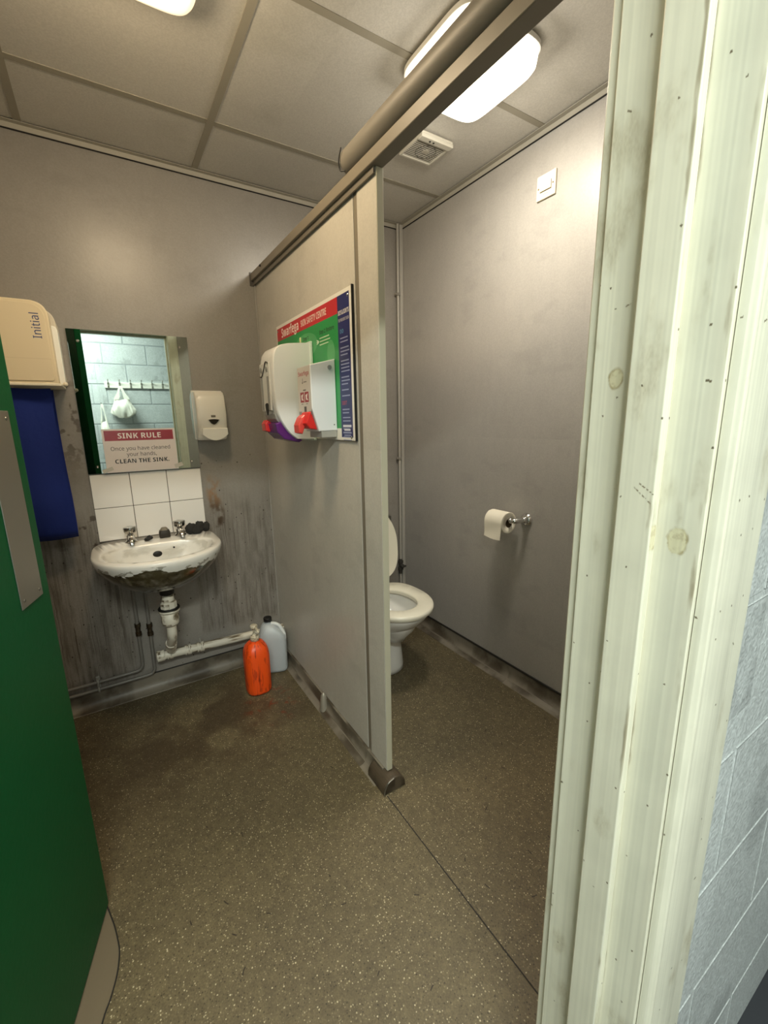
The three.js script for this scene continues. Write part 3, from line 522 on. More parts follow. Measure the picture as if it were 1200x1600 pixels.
// ---------------------------------------------------------------- dispensers
{ // roller towel cabinet
  const t = thing('towel_dispenser', 'cream plastic roller towel cabinet on the wall left of the mirror', 'towel dispenser', [-1.178, 1.440, 0]);
  const W = 0.375, H = 0.285, D = 0.212;
  const sh = (w0, h0, r, i) => { const s = new THREE.Shape(); const a = i, b = i, c = w0 - i, d = h0 - i; s.moveTo(a + 0.01, b); s.lineTo(c - 0.01, b); s.quadraticCurveTo(c, b, c, b + 0.01); s.lineTo(c, d - r); s.quadraticCurveTo(c, d, c - r, d); s.lineTo(a + r, d); s.quadraticCurveTo(a, d, a, d - r); s.lineTo(a, b + 0.01); s.quadraticCurveTo(a, b, a + 0.01, b); return s; };
  const ex = (s, d, b) => new THREE.ExtrudeGeometry(s, { depth: d - 2 * b, bevelEnabled: true, bevelSize: b, bevelThickness: b, bevelOffset: -b, bevelSegments: 3, curveSegments: 12 }).translate(0, 0, b);
  part('back_shell', ex(sh(W, H, 0.06, 0.006), 0.130, 0.003).translate(0, 0, 0.0006), mat(0xcfc6b2, 0.42), t);
  part('side_band', ex(sh(W - 0.006, H - 0.07, 0.02, 0.0), 0.040, 0.003).translate(0.003, 0, 0.112), mat(0xeae8de, 0.25), t, 'pale clear side band');
  part('front_cover', ex(sh(W - 0.040, H, 0.055, 0), 0.062, 0.005).translate(0.020, 0, 0.150), M.ivory, t);
  const tex = canvasTex(640, 480, (c, W2, H2) => { c.fillStyle = '#d9c9a8'; c.fillRect(0, 0, W2, H2); c.fillStyle = 'rgba(120,100,70,0.10)'; c.fillRect(0, 330, W2, 4); c.save(); c.translate(498, 178); c.rotate(-Math.PI / 2); c.fillStyle = '#1d2c66'; c.font = '60px sans-serif'; c.textAlign = 'left'; c.textBaseline = 'alphabetic'; c.fillText('Initial', -40, 60, 150); c.restore(); });
  const fs = sh(W - 0.040, H, 0.050, 0.012), fg = new THREE.ExtrudeGeometry(fs, { depth: 0.0015, bevelEnabled: true, bevelSize: 0.001, bevelThickness: 0.001, bevelSegments: 1 }).translate(0.020, 0, D + 0.0008);
  { const p = fg.attributes.position, uv = fg.attributes.uv; for (let i = 0; i < p.count; i++) uv.setXY(i, p.getX(i) / W, p.getY(i) / H); }
  part('front_panel', fg, mat(0xffffff, 0.42, { map: tex }), t, 'front panel with dark blue lettering set sideways');
  part('bottom_lip', bx(0.012, W - 0.012, -0.006, 0.004, 0.02, D + 0.004, 0.003, 2), M.cream, t);
  part('latch', new THREE.SphereGeometry(0.008, 14, 10).translate(W - 0.004, 0.004, D - 0.04), M.cream, t);
}
{ // blue towel loop hanging below
  const N = 60, K = 34, pos = [], uvs = [], idx = [];
  const W = 0.285, x0 = -1.140;
  const path = []; for (let k = 0; k <= K; k++) { const s = k / K; const y = s < 0.5 ? lerp(1.4325, 0.845, Math.pow(s * 2, 0.92)) : lerp(0.845, 1.4325, Math.pow((s - 0.5) * 2, 1.08)); const a = (s - 0.5) * 2; const z = 0.112 - 0.05 * Math.sign(a) * Math.pow(Math.min(1, Math.abs(a) * 3.5), 0.6); path.push([y, z]); }
  for (let k = 0; k <= K; k++) for (let i = 0; i <= N; i++) {
    const u = i / N, [y, z] = path[k]; const fold = 0.006 * Math.sin(u * 9 + y * 2) + 0.008 * (fbm(u * 4, y * 3, 341, 3) - 0.5); const taper = 0.985 + 0.015 * Math.sin(y * 9);
    pos.push(x0 + W / 2 + (u - 0.5) * W * taper + 0.008 * (1.44 - y), y - 0.003 + 0.003 * Math.sin(u * 6), Math.max(0.012, z + fold)); uvs.push(u * W, y);
  }
  for (let k = 0; k < K; k++) for (let i = 0; i < N; i++) { const a = k * (N + 1) + i, b = a + 1, c = a + N + 1, d = c + 1; idx.push(a, c, b, b, c, d); }
  const g = new THREE.BufferGeometry(); g.setAttribute('position', new THREE.Float32BufferAttribute(pos, 3)); g.setAttribute('uv', new THREE.Float32BufferAttribute(uvs, 2)); g.setIndex(idx); g.computeVertexNormals();
  single('roller_towel', g, mat(0x0a2470, 0.9, { side: THREE.DoubleSide, sheen: 0.2, sheenRoughness: 0.6, sheenColor: new THREE.Color(0x2a4aa8), bumpMap: speckle, bumpScale: 0.001 }), 'blue cloth roller towel hanging from the cream cabinet', 'towel');
}
{ // small soap dispenser on the back wall
  const t = thing('soap_dispenser', 'small white wall soap dispenser right of the mirror', 'soap dispenser', [-0.2765, 1.205, 0]);
  const wm = mat(0xdedad0, 0.3);
  const side = [[0.0006, 0.012], [0.060, 0.008], [0.078, 0.030], [0.098, 0.075], [0.104, 0.120], [0.100, 0.165], [0.090, 0.205], [0.076, 0.222], [0.060, 0.230], [0.0006, 0.232]];  // z, y
  const rings = []; const cr = new THREE.SplineCurve(side.map(p => new THREE.Vector2(...p))).getPoints(40);
  const ring = (x, sc) => cr.map(p => [x, 0.12 + (p.y - 0.12) * (sc * 0.35 + 0.65), Math.max(0.0006, p.x * sc)]);
  for (const [x, s] of [[-0.066, 0.80], [-0.065, 0.90], [-0.060, 0.965], [-0.050, 0.99], [-0.025, 1.0], [0.025, 1.0], [0.050, 0.99], [0.060, 0.965], [0.065, 0.90], [0.066, 0.80]]) rings.push(ring(x, s));
  part('housing', loft(rings, true, true, 0.8), wm, t);
  part('back_frame', [bx(-0.0685, -0.064, 0.010, 0.236, 0.0006, 0.018, 0.002, 1), bx(-0.0685, 0.0685, 0.230, 0.236, 0.0006, 0.018, 0.002, 1)], M.white, t);
  const win = new THREE.Shape(); win.moveTo(-0.023, 0.010); win.quadraticCurveTo(0, 0.015, 0.023, 0.010); win.quadraticCurveTo(0.012, -0.011, 0, -0.012); win.quadraticCurveTo(-0.012, -0.011, -0.023, 0.010);
  const wr = new THREE.Group(); wr.name = 'window'; wr.position.set(0.004, 0.092, 0.1025); wr.rotation.x = 0.28; t.add(wr);
  part('window_rim', new THREE.ExtrudeGeometry(win, { depth: 0.002, bevelEnabled: true, bevelSize: 0.0035, bevelThickness: 0.001, bevelSegments: 2 }).translate(0, 0, -0.0015), wm, wr);
  part('window_pane', new THREE.ExtrudeGeometry(win, { depth: 0.0035, bevelEnabled: false }), mat(0x2c281f, 0.2), wr, 'dark contents window');
  part('badge', bx(-0.006, 0.014, 0.112, 0.122, 0.102, 0.1055, 0.002, 2), mat(0x6d675c, 0.4), t);
  const lv = new THREE.Shape(); lv.moveTo(-0.052, 0.024); lv.lineTo(0.052, 0.024); lv.lineTo(0.054, 0.0); lv.quadraticCurveTo(0.03, -0.026, 0, -0.027); lv.quadraticCurveTo(-0.03, -0.026, -0.054, 0.0); lv.closePath();
  part('push_lever', new THREE.ExtrudeGeometry(lv, { depth: 0.022, bevelEnabled: true, bevelSize: 0.003, bevelThickness: 0.003, bevelSegments: 3 }).rotateX(0.12).translate(0.008, 0.038, 0.077), mat(0xefece2, 0.22), t, 'glossy white push lever');
}
{ // skin care board on the partition (faces -x); local u runs toward +z, v up
  const t = thing('safety_board', 'red green and blue printed skin care board on the partition', 'board', [0, 1.225, 0.281]);
  const W = 0.700, H = 0.475;
  const tex = canvasTex(1400, 950, (c, cw, ch) => {
    // from -x: left of the picture is small z
    c.fillStyle = '#e9e6dd'; c.fillRect(0, 0, cw, ch);
    const gx = 14, gy = 24;
    c.fillStyle = '#1f9148'; c.fillRect(gx, 126, 1186, 744);
    c.fillStyle = '#c01c28'; c.fillRect(gx, gy, 1186, 102);
    c.fillStyle = '#6fb07a'; c.globalAlpha = 0.55; c.beginPath(); c.ellipse(640, 250, 220, 90, 0, 0, 7); c.fill(); c.beginPath(); c.ellipse(1080, 360, 60, 90, 0, 0, 7); c.fill(); c.globalAlpha = 1;
    c.fillStyle = '#ede4da'; c.font = 'bold 98px sans-serif'; c.textBaseline = 'middle'; c.textAlign = 'left'; c.fillText('Swarfega', 120, 74, 400);
    c.fillStyle = '#e2d3c6'; c.font = 'bold 64px sans-serif'; c.fillText('SKIN SAFETY CENTRE', 560, 76, 470);
    c.fillStyle = '#0c1d10'; c.font = 'bold 40px sans-serif'; c.fillText('Step 1:', 590, 196, 120); c.fillText('Step 2: Restore', 900, 196, 240);
    const bars = (x, y, n, w, col) => { c.fillStyle = col; for (let i = 0; i < n; i++) c.fillRect(x, y + i * 22, w * (0.72 + 0.28 * hash(i, n, Math.round(x + y))), 8); };
    bars(590, 232, 3, 200, '#bfd6b6'); bars(900, 232, 3, 200, '#bfd6b6');
    c.fillStyle = '#d8d8a0'; c.fillRect(520, 170, 34, 220); c.strokeStyle = '#dfe7d2'; c.lineWidth = 7; for (let i = 0; i < 3; i++) { c.beginPath(); c.moveTo(850, 240 + i * 14); c.lineTo(886, 252 + i * 4); c.stroke(); }
    c.fillStyle = '#1b2260'; c.fillRect(1200, gy, 166, 906);
    c.textAlign = 'center'; c.fillStyle = '#e9e4dc'; c.font = 'bold 40px sans-serif'; c.fillText("DO'S & DON'TS", 1283, 130, 150); c.fillStyle = '#b9b4b4'; c.font = 'bold 26px sans-serif'; c.fillText('TO PREVENT SKIN', 1283, 176, 150);
    c.textAlign = 'left'; c.fillStyle = '#4a86a8'; c.font = 'bold 36px sans-serif'; c.fillText('DO', 1226, 246);
    let y = 284; for (const n of [2, 3, 4, 3, 1, 1]) { bars(1226, y, n, 124, '#8d93b8'); y += n * 22 + 16; }
    c.fillStyle = '#b0304a'; c.font = 'bold 36px sans-serif'; c.fillText("DON'T", 1222, y + 14, 70); y += 52;
    for (const n of [2, 2, 3, 2, 1]) { bars(1226, y, n, 124, '#8d93b8'); y += n * 22 + 10; }
    c.fillStyle = '#d8d8e4'; c.fillRect(1224, 846, 120, 16); c.fillRect(1240, 872, 90, 14); c.fillStyle = '#9aa0c0'; c.fillRect(1224, 896, 120, 8); c.fillRect(1240, 912, 96, 8);
  });
  const pm = mat(0xffffff, 0.28, { map: tex }), em = mat(0xd9d5ca, 0.4);
  const o = new THREE.Mesh(new THREE.BoxGeometry(W, H, 0.006), [em, em, em, em, pm, em]); o.name = 'printed_panel'; o.rotation.y = -Math.PI / 2; o.position.set(-0.0040, H / 2, W / 2); t.add(o);
  // seen from -x, local +x of the box must run toward +z
  part('edge_strip', bx(-0.009, -0.0005, -0.002, H + 0.002, W, W + 0.004, 0.001, 1), M.black, t, 'dark board edge');
  for (const [y, z] of [[H - 0.022, W - 0.028], [0.010, W - 0.028], [H - 0.022, 0.014]]) part('screw', lathe([[0, 0.003], [0.003, 0.002], [0.005, 0]], 12).rotateZ(Math.PI / 2).translate(-0.0070, y, z), M.chrome, t);
}
{ // large hand cleanser dispenser
  const t = thing('hand_cleaner_dispenser', 'large white rounded hand cleaner dispenser with purple lever on the board', 'soap dispenser', [-0.0075, 1.222, 0.49]);
  const D = 0.172;  // along z
  const side = [[0, 0], [-0.078, 0.003], [-0.108, 0.028], [-0.134, 0.066], [-0.150, 0.108], [-0.156, 0.17], [-0.1565, 0.235], [-0.154, 0.290], [-0.147, 0.318], [-0.130, 0.338], [-0.100, 0.348], [-0.06, 0.353], [0, 0.358]];
  const pts = new THREE.SplineCurve(side.slice(1).map(p => new THREE.Vector2(...p))).getPoints(60).map(p => [p.x, p.y]);
  const prof = [[0, 0], ...pts];
  const ring = (z, s) => prof.map(([x, y]) => [x * (0.55 + 0.45 * s), 0.175 + (y - 0.175) * (0.8 + 0.2 * s), z]);
  const wm = mat(0xe6e6e4, 0.24);
  part('housing', loft([[0, 0.72], [0.006, 0.88], [0.016, 0.965], [0.03, 1], [D - 0.012, 1.0], [D - 0.006, 0.99], [D - 0.002, 0.975], [D, 0.945]].map(([z, s]) => ring(z, s)), true, true, 0.6), wm, t);
  part('back_plate', bx(-0.010, 0, -0.004, 0.362, -0.004, D + 0.006, 0.003, 2), mat(0xd7e6d8, 0.3), t);
  const gm = mat(0x8f8c86, 0.3);
  part('front_label', bx(-0.162, -0.155, 0.110, 0.285, 0.030, 0.140, 0.003, 2), mat(0xd4d0c8, 0.3, {}), t);
  for (const z of [0.040, 0.112]) part('label_band', bx(-0.1635, -0.161, 0.115, 0.235, z, z + 0.020, 0.002, 1), gm, t, 'grey printed band');
  for (const z of [0.05, 0.115]) part('label_button', cyl([-0.161, 0.262, z], [-0.164, 0.262, z], 0.010, 0.010, 16), gm, t);
  part('label_line', tube([[-0.162, 0.240, 0.032], [-0.163, 0.238, 0.055], [-0.163, 0.262, 0.085], [-0.163, 0.286, 0.11], [-0.162, 0.280, 0.135]], 0.002, 40, 6), M.rubber, t);
  const ws = new THREE.Shape(); ws.moveTo(-0.018, 0.016); ws.quadraticCurveTo(0, 0.026, 0.018, 0.016); ws.lineTo(0.014, -0.004); ws.lineTo(0, -0.024); ws.lineTo(-0.014, -0.004); ws.closePath();
  part('level_window', new THREE.ExtrudeGeometry(ws, { depth: 0.004, bevelEnabled: false }).rotateY(-Math.PI / 2).translate(-0.1608, 0.118, 0.098), M.black, t, 'black level window');
  part('nozzle_shroud', extrude([[-0.152, 0.098], [-0.148, 0.080], [-0.128, 0.052], [-0.096, 0.038], [-0.085, 0.06], [-0.10, 0.10]], 0.12, 0.004).translate(0, 0, 0.025), mat(0x9d9a95, 0.35), t, 'grey nozzle shroud');
  const pl = part('push_lever', extrude([[-0.156, 0.062], [-0.134, 0.070], [-0.100, 0.054], [-0.052, -0.004], [-0.066, -0.010], [-0.124, 0.004], [-0.148, 0.028]], 0.128, 0.005, 3).translate(0, 0, 0.030), mat(0x5b2370, 0.22), t, 'purple push lever');
  part('lever_tip', extrude([[-0.168, 0.062], [-0.158, 0.076], [-0.140, 0.066], [-0.138, 0.038], [-0.152, 0.030], [-0.166, 0.036]], 0.052, 0.005, 3).translate(0, 0, 0.020), mat(0xc42a2a, 0.25), pl, 'red lever tip');
}
{ // small dispenser
  const t = thing('barrier_cream_dispenser', 'small boxy white dispenser with red lever nearest the partition end', 'soap dispenser', [-0.0075, 1.258, 0.730]);
  const D = 0.120, sheet = mat(0xe7e8e8, 0.25);
  const pr = [[0, 0], [-0.070, -0.002], [-0.093, 0.075], [-0.093, 0.218], [0, 0.241]];
  part('housing', extrude(pr.slice().reverse(), D, 0.0035, 3), sheet, t);
  const tex = canvasTex(256, 512, (c, W, H) => {
    c.fillStyle = '#cfc8c0'; c.fillRect(0, 0, W, H); c.fillStyle = '#a02230'; c.font = 'bold 64px sans-serif'; c.textAlign = 'center'; c.textBaseline = 'middle'; c.fillText('Swarfega', W / 2, 70, 216);
    c.fillStyle = '#5c5650'; c.fillRect(100, 120, 8, 40); c.fillRect(92, 160, 20, 16); c.fillRect(124, 156, 60, 10); c.fillRect(108, 240, 56, 14);
    c.fillStyle = '#9a2433'; c.fillRect(44, 268, 78, 110); c.fillRect(136, 268, 78, 110); c.fillStyle = '#e6dfd8'; for (const x of [60, 152]) { c.beginPath(); c.moveTo(x, 300); c.lineTo(x + 44, 284); c.lineTo(x + 30, 330); c.lineTo(x + 50, 360); c.lineTo(x + 6, 352); c.closePath(); c.fill(); }
    c.fillStyle = '#7d7068'; c.fillRect(58, 392, 40, 8); c.fillRect(154, 392, 40, 8); c.fillStyle = '#4d4a46'; c.fillRect(112, 424, 48, 88); c.fillStyle = '#8c8681'; c.fillRect(0, 476, 60, 36); c.fillRect(200, 476, 56, 36);
  });
  const lg = new THREE.PlaneGeometry(D - 0.008, 0.160); lg.rotateY(-Math.PI / 2).translate(-0.0936, 0.136, D / 2);
  part('front_label', lg, mat(0xffffff, 0.3, { map: tex, side: THREE.DoubleSide }), t, 'printed grey label');
  part('lock', cyl([-0.022, 0.212, D - 0.001], [-0.022, 0.212, D + 0.003], 0.0075, 0.0075, 18), M.steel, t);
  part('bottom_bracket', bx(-0.060, -0.0005, -0.024, 0.001, 0.012, D - 0.004, 0.003, 2), mat(0xaaa69c, 0.35), t, 'grey bottom bracket');
  part('screw', cyl([-0.012, 0.020, D - 0.001], [-0.012, 0.020, D + 0.0012], 0.002, 0.002, 10), M.black, t);
  const rl = part('push_lever', extrude([[-0.100, 0.062], [-0.092, 0.066], [-0.072, 0.004], [-0.100, 0.008], [-0.114, 0.026]], 0.070, 0.004, 3).translate(0, 0, 0.040), mat(0xd3241f, 0.22), t, 'red push lever');
  part('lever_tip', extrude([[-0.104, 0.056], [-0.116, 0.046], [-0.128, 0.020], [-0.127, -0.006], [-0.114, -0.010], [-0.106, 0.010], [-0.094, 0.038]].reverse(), 0.048, 0.004, 3).translate(0, 0, 0.030), mat(0xd8453c, 0.25), rl);
}
// ---------------------------------------------------------------- bottles on the floor
{
  const t = thing('orange_bottle', 'orange plastic hand cleaner bottle with white pump on the floor', 'bottle', [-0.222, 0.0005, 0.302]);
  const N = 64, om = mat(0xffffff, 0.36, { map: makeTex(512, 512, 1, 1, 0, 0, (u, v, c) => { const d = 0.75 * sstep(0.58, 0.78, fbm(u * 46, v * 5, 351, 5)) + 0.35 * sstep(0.62, 0.75, fbm(u * 20, v * 14, 353, 4)); c[0] = lerp(242, 130, clamp(d)); c[1] = lerp(84, 34, clamp(d)); c[2] = lerp(22, 12, clamp(d)); }) });
  const R = [[0.050, 0.002], [0.056, 0.006], [0.0585, 0.016], [0.0590, 0.10], [0.0595, 0.19], [0.057, 0.215], [0.050, 0.238], [0.038, 0.256], [0.028, 0.263], [0.022, 0.266]];
  part('bottle_body', loft([squircle(N, 0, 0, 0, 0.044, 0.044, 2.4), ...R.map(([r, y]) => squircle(N, 0, y, 0, r, r, y > 0.24 ? 2 : 2.7))], true, true, 0.9), om, t);
  const pm = mat(0xdcd6c8, 0.4, { map: grimeTex(240, 236, 226, 150, 138, 112, 14, 0.5, 0.8, 357, 128) });
  part('pump_collar', [lathe([[0, 0.264], [0.021, 0.264], [0.0215, 0.282], [0.019, 0.288], [0.010, 0.290], [0.010, 0.298], [0, 0.298]], 24)], pm, t);
  part('pump_stem', cyl([0, 0.296, 0], [0, 0.330, 0], 0.006, 0.006, 14), pm, t);
  part('pump_head', [lathe([[0, 0.326], [0.0145, 0.326], [0.0175, 0.331], [0.0175, 0.340], [0.014, 0.345], [0, 0.346]], 24), tube([[0, 0.334, 0.008], [0.004, 0.334, 0.028], [0.006, 0.330, 0.044], [0.006, 0.322, 0.050]], 0.0065, 20, 12)], pm, t);
}
{
  const t = thing('jerrycan', 'translucent white plastic jerrycan with black cap in the corner', 'jerrycan', [-0.096, 0.0005, 0.158]); t.rotation.y = -0.35;
  const N = 64, jm = mat(0xc9d0d4, 0.38, { transmission: 0.25, thickness: 0 });
  const cx = (y) => -0.010 * sstep(0.2, 0.27, y);
  const R = [[0.060, 0.046, 0], [0.068, 0.054, 0.005], [0.0715, 0.0575, 0.018], [0.0715, 0.0575, 0.185], [0.069, 0.055, 0.200], [0.058, 0.047, 0.222], [0.045, 0.038, 0.244], [0.033, 0.028, 0.258], [0.024, 0.022, 0.264]];
  part('can_body', loft(R.map(([a, b, y]) => squircle(N, cx(y) * 1.5, y, 0, a, b, y > 0.24 ? 3 : 5)), true, true, 0.9), jm, t);
  part('neck', cyl([-0.016, 0.258, 0], [-0.016, 0.278, 0], 0.017, 0.017, 24), jm, t);
  part('cap', [lathe([[0, 0], [0.021, 0], [0.0215, 0.016], [0.019, 0.021], [0, 0.022]], 28).translate(-0.016, 0.274, 0)], M.black, t, 'black screw cap');
  part('handle', tube([[0.000, 0.262, 0.012], [0.022, 0.262, 0.016], [0.045, 0.244, 0.020], [0.062, 0.205, 0.022], [0.064, 0.175, 0.022]], 0.0095, 40, 14), mat(0xe2e6e6, 0.3), t);
}
// ---------------------------------------------------------------- toilet cubicle
{
  const t = thing('toilet', 'white toilet with its lid up, half hidden by the partition', 'toilet', [0.402, 0, 0]);
  const N = 72, cz = 0.56, cer = M.ceramic;
  // pan and pedestal
  const P = [[0.100, 0.085, 0.330, 0.000, 0.480], [0.104, 0.090, 0.335, 0.004, 0.480], [0.102, 0.090, 0.33, 0.03, 0.480], [0.094, 0.082, 0.31, 0.12, 0.478], [0.086, 0.078, 0.29, 0.195, 0.476], [0.088, 0.088, 0.28, 0.215, 0.478], [0.112, 0.120, 0.27, 0.245, 0.49], [0.142, 0.162, 0.26, 0.285, 0.51], [0.163, 0.195, 0.26, 0.325, 0.53], [0.174, 0.207, 0.27, 0.362, 0.55], [0.178, 0.209, 0.28, 0.385, 0.56], [0.177, 0.207, 0.28, 0.393, 0.56]];
  const rings = P.map(([a, bf, bb, y, z]) => egg(N, 0, y, z, a, bf, bb, 2.0, 3.6));
  const I = (k, y) => egg(N, 0, y, 0.575, 0.122 * k, 0.150 * k, 0.150 * k, 2, 2.2);
  rings.push(I(1.05, 0.394), I(1.0, 0.388), I(1.01, 0.362), I(0.96, 0.33), I(0.80, 0.285), I(0.55, 0.245), I(0.42, 0.215));
  part('pan', loft(rings, true, true, 1.1), cer, t);
  part('pan_water', new THREE.CircleGeometry(0.07, 32).rotateX(-Math.PI / 2).scale(1, 1, 1.2).translate(0, 0.252, 0.575), mat(0x8d9289, 0.05), t);
  // seat ring
  const O = (k, y) => egg(N, 0, y, cz, 0.188 * k, 0.230 * k, 0.205 * k, 2.05, 3.0), H = (k, y) => egg(N, 0, y, 0.585, 0.103 * k, 0.120 * k, 0.150 * k, 2.0, 2.2);
  const sm = mat(0xe6e1cf, 0.25);
  const sr = [O(0.985, 0.3945), O(0.998, 0.399), O(1, 0.408), O(0.99, 0.416), O(0.97, 0.419), H(1.10, 0.419), H(1.03, 0.416), H(1.0, 0.409), H(1.0, 0.400), H(1.02, 0.3945)];
  { const g = loft([...sr, sr[0]], false, false, 0.9); part('seat', g, sm, t); }
  // lid swung up, leaning on the cistern
  const lid = new THREE.Group(); lid.name = 'lid'; lid.position.set(0, 0.418, 0.358); lid.rotation.x = -Math.PI / 2 - 0.09; t.add(lid);
  const LO = (k, y) => egg(N, 0, y, 0.205, 0.186 * k, 0.222 * k, 0.195 * k, 2.05, 3.2);
  part('lid_shell', loft([LO(0.93, 0.003), LO(0.985, 0.000), LO(1, 0.006), LO(0.99, 0.014), LO(0.95, 0.017)], true, true, 0.8), sm, lid);
  for (const x of [-0.105, 0.105]) part('lid_buffer', bx(x - 0.02, x + 0.02, -0.006, 0.004, 0.345, 0.362, 0.003, 2), M.white, lid);
  for (const x of [-0.100, 0.055]) part('hinge', cyl([x, 0.412, 0.358], [x + 0.045, 0.412, 0.358], 0.011, 0.011, 16), M.white, t);
  // cistern
  const cs = part('cistern', loft([squircle(48, 0, 0.393, 0.150, 0.150, 0.085, 6), squircle(48, 0, 0.42, 0.115, 0.175, 0.100, 6), squircle(48, 0, 0.72, 0.110, 0.192, 0.105, 6), squircle(48, 0, 0.735, 0.110, 0.192, 0.105, 6)].map(R => R.map(p => [p[0], p[1], Math.max(0.004, p[2])])), true, true, 0.6), cer, t);
  part('cistern_lid', loft([squircle(48, 0, 0.735, 0.112, 0.198, 0.108, 6), squircle(48, 0, 0.755, 0.112, 0.200, 0.108, 6), squircle(48, 0, 0.766, 0.112, 0.188, 0.098, 6)].map(R => R.map(p => [p[0], p[1], Math.max(0.004, p[2])])), true, true, 0.6), cer, cs);
  part('flush_lever', [cyl([0.190, 0.742, 0.16], [0.240, 0.742, 0.16], 0.009, 0.009, 12), loft([[0.738, 0.016], [0.70, 0.015], [0.672, 0.013]].map(([y, r]) => squircle(20, 0.247, y, 0.16, r * 0.55, r, 3)).reverse())], M.dullChrome, cs, 'dull metal flush lever');
}
{
  const t = thing('stop_valve', 'furred dark stop valve low in the cubicle corner', 'valve', [0.826, 0, 0.020]);
  const fm = mat(0x3b3833, 0.8);
  part('valve_body', [cyl([0, 0.30, 0], [0, 0.40, 0], 0.011, 0.011, 12), cyl([0, 0.325, 0], [0, 0.345, 0], 0.017, 0.017, 6), cyl([0, 0.372, 0], [0, 0.390, 0], 0.017, 0.017, 6)], fm, t);
  part('valve_knob', [cyl([0, 0.358, 0.008], [0, 0.358, 0.034], 0.013, 0.010, 10), bx(-0.018, 0.018, 0.352, 0.364, 0.03, 0.040, 0.003, 1)], fm, t);
}
{ // vertical pipes in the corner
  const pm = mat(0xaaa69d, 0.42);
  const a = thing('riser_pipe', 'thin grey riser pipe in the cubicle corner, with clips', 'pipe', [0.826, 0, 0.020]);
  part('pipe_run', [cyl([0, 0.40, 0], [0, CEIL - 0.006, 0], 0.0078, 0.0078, 16), cyl([0, 0.084, 0], [0, 0.30, 0], 0.0078, 0.0078, 16)], pm, a);
  for (const y of [2.00, 1.055]) part('pipe_clip', [bx(-0.014, 0.0105, y - 0.008, y + 0.008, -0.0195, 0.0105, 0.002, 1), cyl([-0.014, y, 0.0], [-0.022, y, 0.003], 0.006, 0.004, 8)], mat(0x8a857b, 0.5), a);
  single('corner_trunking', bx(0.8375, 0.8595, 0.09, CEIL - 0.005, 0.0006, 0.028, 0.004, 2), pm, 'narrow grey cover strip filling the cubicle corner', 'cover strip');
}
{ // roll holder on the right wall
  const y = 0.838, z = 0.985;
  const t = thing('roll_holder', 'chrome toilet roll holder on the right cubicle wall', 'roll holder', [WR, y, z]);
  part('wall_rose', lathe([[0, 0.016], [0.016, 0.016], [0.022, 0.013], [0.0290, 0.006], [0.030, 0.0008]], 32).rotateZ(Math.PI / 2), M.chrome, t);
  part('arm', [tube([[-0.010, 0, 0], [-0.040, 0, -0.002], [-0.066, 0, -0.010], [-0.074, 0, -0.030]], 0.0115, 40, 16, 0.5), new THREE.SphereGeometry(0.0165, 18, 14).translate(-0.018, 0, 0), new THREE.SphereGeometry(0.0130, 18, 14).translate(-0.074, 0, -0.030)], M.chrome, t);
  part('spindle', [cyl([-0.074, 0, -0.030], [-0.074, 0, -0.160], 0.0085, 0.0085, 16), new THREE.SphereGeometry(0.011, 16, 12).translate(-0.074, 0, -0.161)], M.chrome, t);
  const r = thing('toilet_roll', 'white toilet roll with a hanging sheet on the chrome holder', 'toilet roll', [WR - 0.074, y - 0.013, z - 0.090]);
  const pap = mat(0xe9e2d0, 0.9, { bumpMap: speckle, bumpScale: 0.0004 });
  const wd = 0.104, ro = 0.049, ri = 0.0215;
  part('paper', [lathe([[ri, -wd / 2], [ro - 0.002, -wd / 2], [ro, -wd / 2 + 0.002], [ro, wd / 2 - 0.002], [ro - 0.002, wd / 2], [ri, wd / 2], [ri, -wd / 2]], 48).rotateX(Math.PI / 2)], pap, r);
  part('core', [lathe([[ri - 0.0015, -wd / 2], [ri, -wd / 2], [ri, wd / 2], [ri - 0.0015, wd / 2], [ri - 0.0015, -wd / 2]], 32).rotateX(Math.PI / 2)], mat(0x6d5c45, 0.9), r, 'brown cardboard core');
  // hanging sheet on the room side
  const pos = [], idx = [], nU = 16, nV = 24; for (let j = 0; j <= nV; j++) for (let i = 0; i <= nU; i++) { const s = j / nV, u = i / nU; let x, yy; const A = Math.PI * 0.62; if (s < 0.4) { const a = A + (Math.PI - A) * (s / 0.4); x = Math.cos(a) * (ro + 0.0012); yy = Math.sin(a) * (ro + 0.0012); } else { const q = (s - 0.4) / 0.6; x = -(ro + 0.0012) + 0.004 * Math.sin(q * 3 + u * 2) * q; yy = -q * (0.070 + 0.006 * Math.sin(u * 2.6)); } pos.push(x, yy, (u - 0.5) * wd * 0.985); }
  for (let j = 0; j < nV; j++) for (let i = 0; i < nU; i++) { const a = j * (nU + 1) + i, b = a + 1, c = a + nU + 1, d = c + 1; idx.push(a, b, c, b, d, c); }
  const g = new THREE.BufferGeometry(); g.setAttribute('position', new THREE.Float32BufferAttribute(pos, 3)); g.setIndex(idx); g.computeVertexNormals(); uvm(g);
  part('hanging_sheet', g, mat(0xe9e2d0, 0.9, { side: THREE.DoubleSide }), r);
}
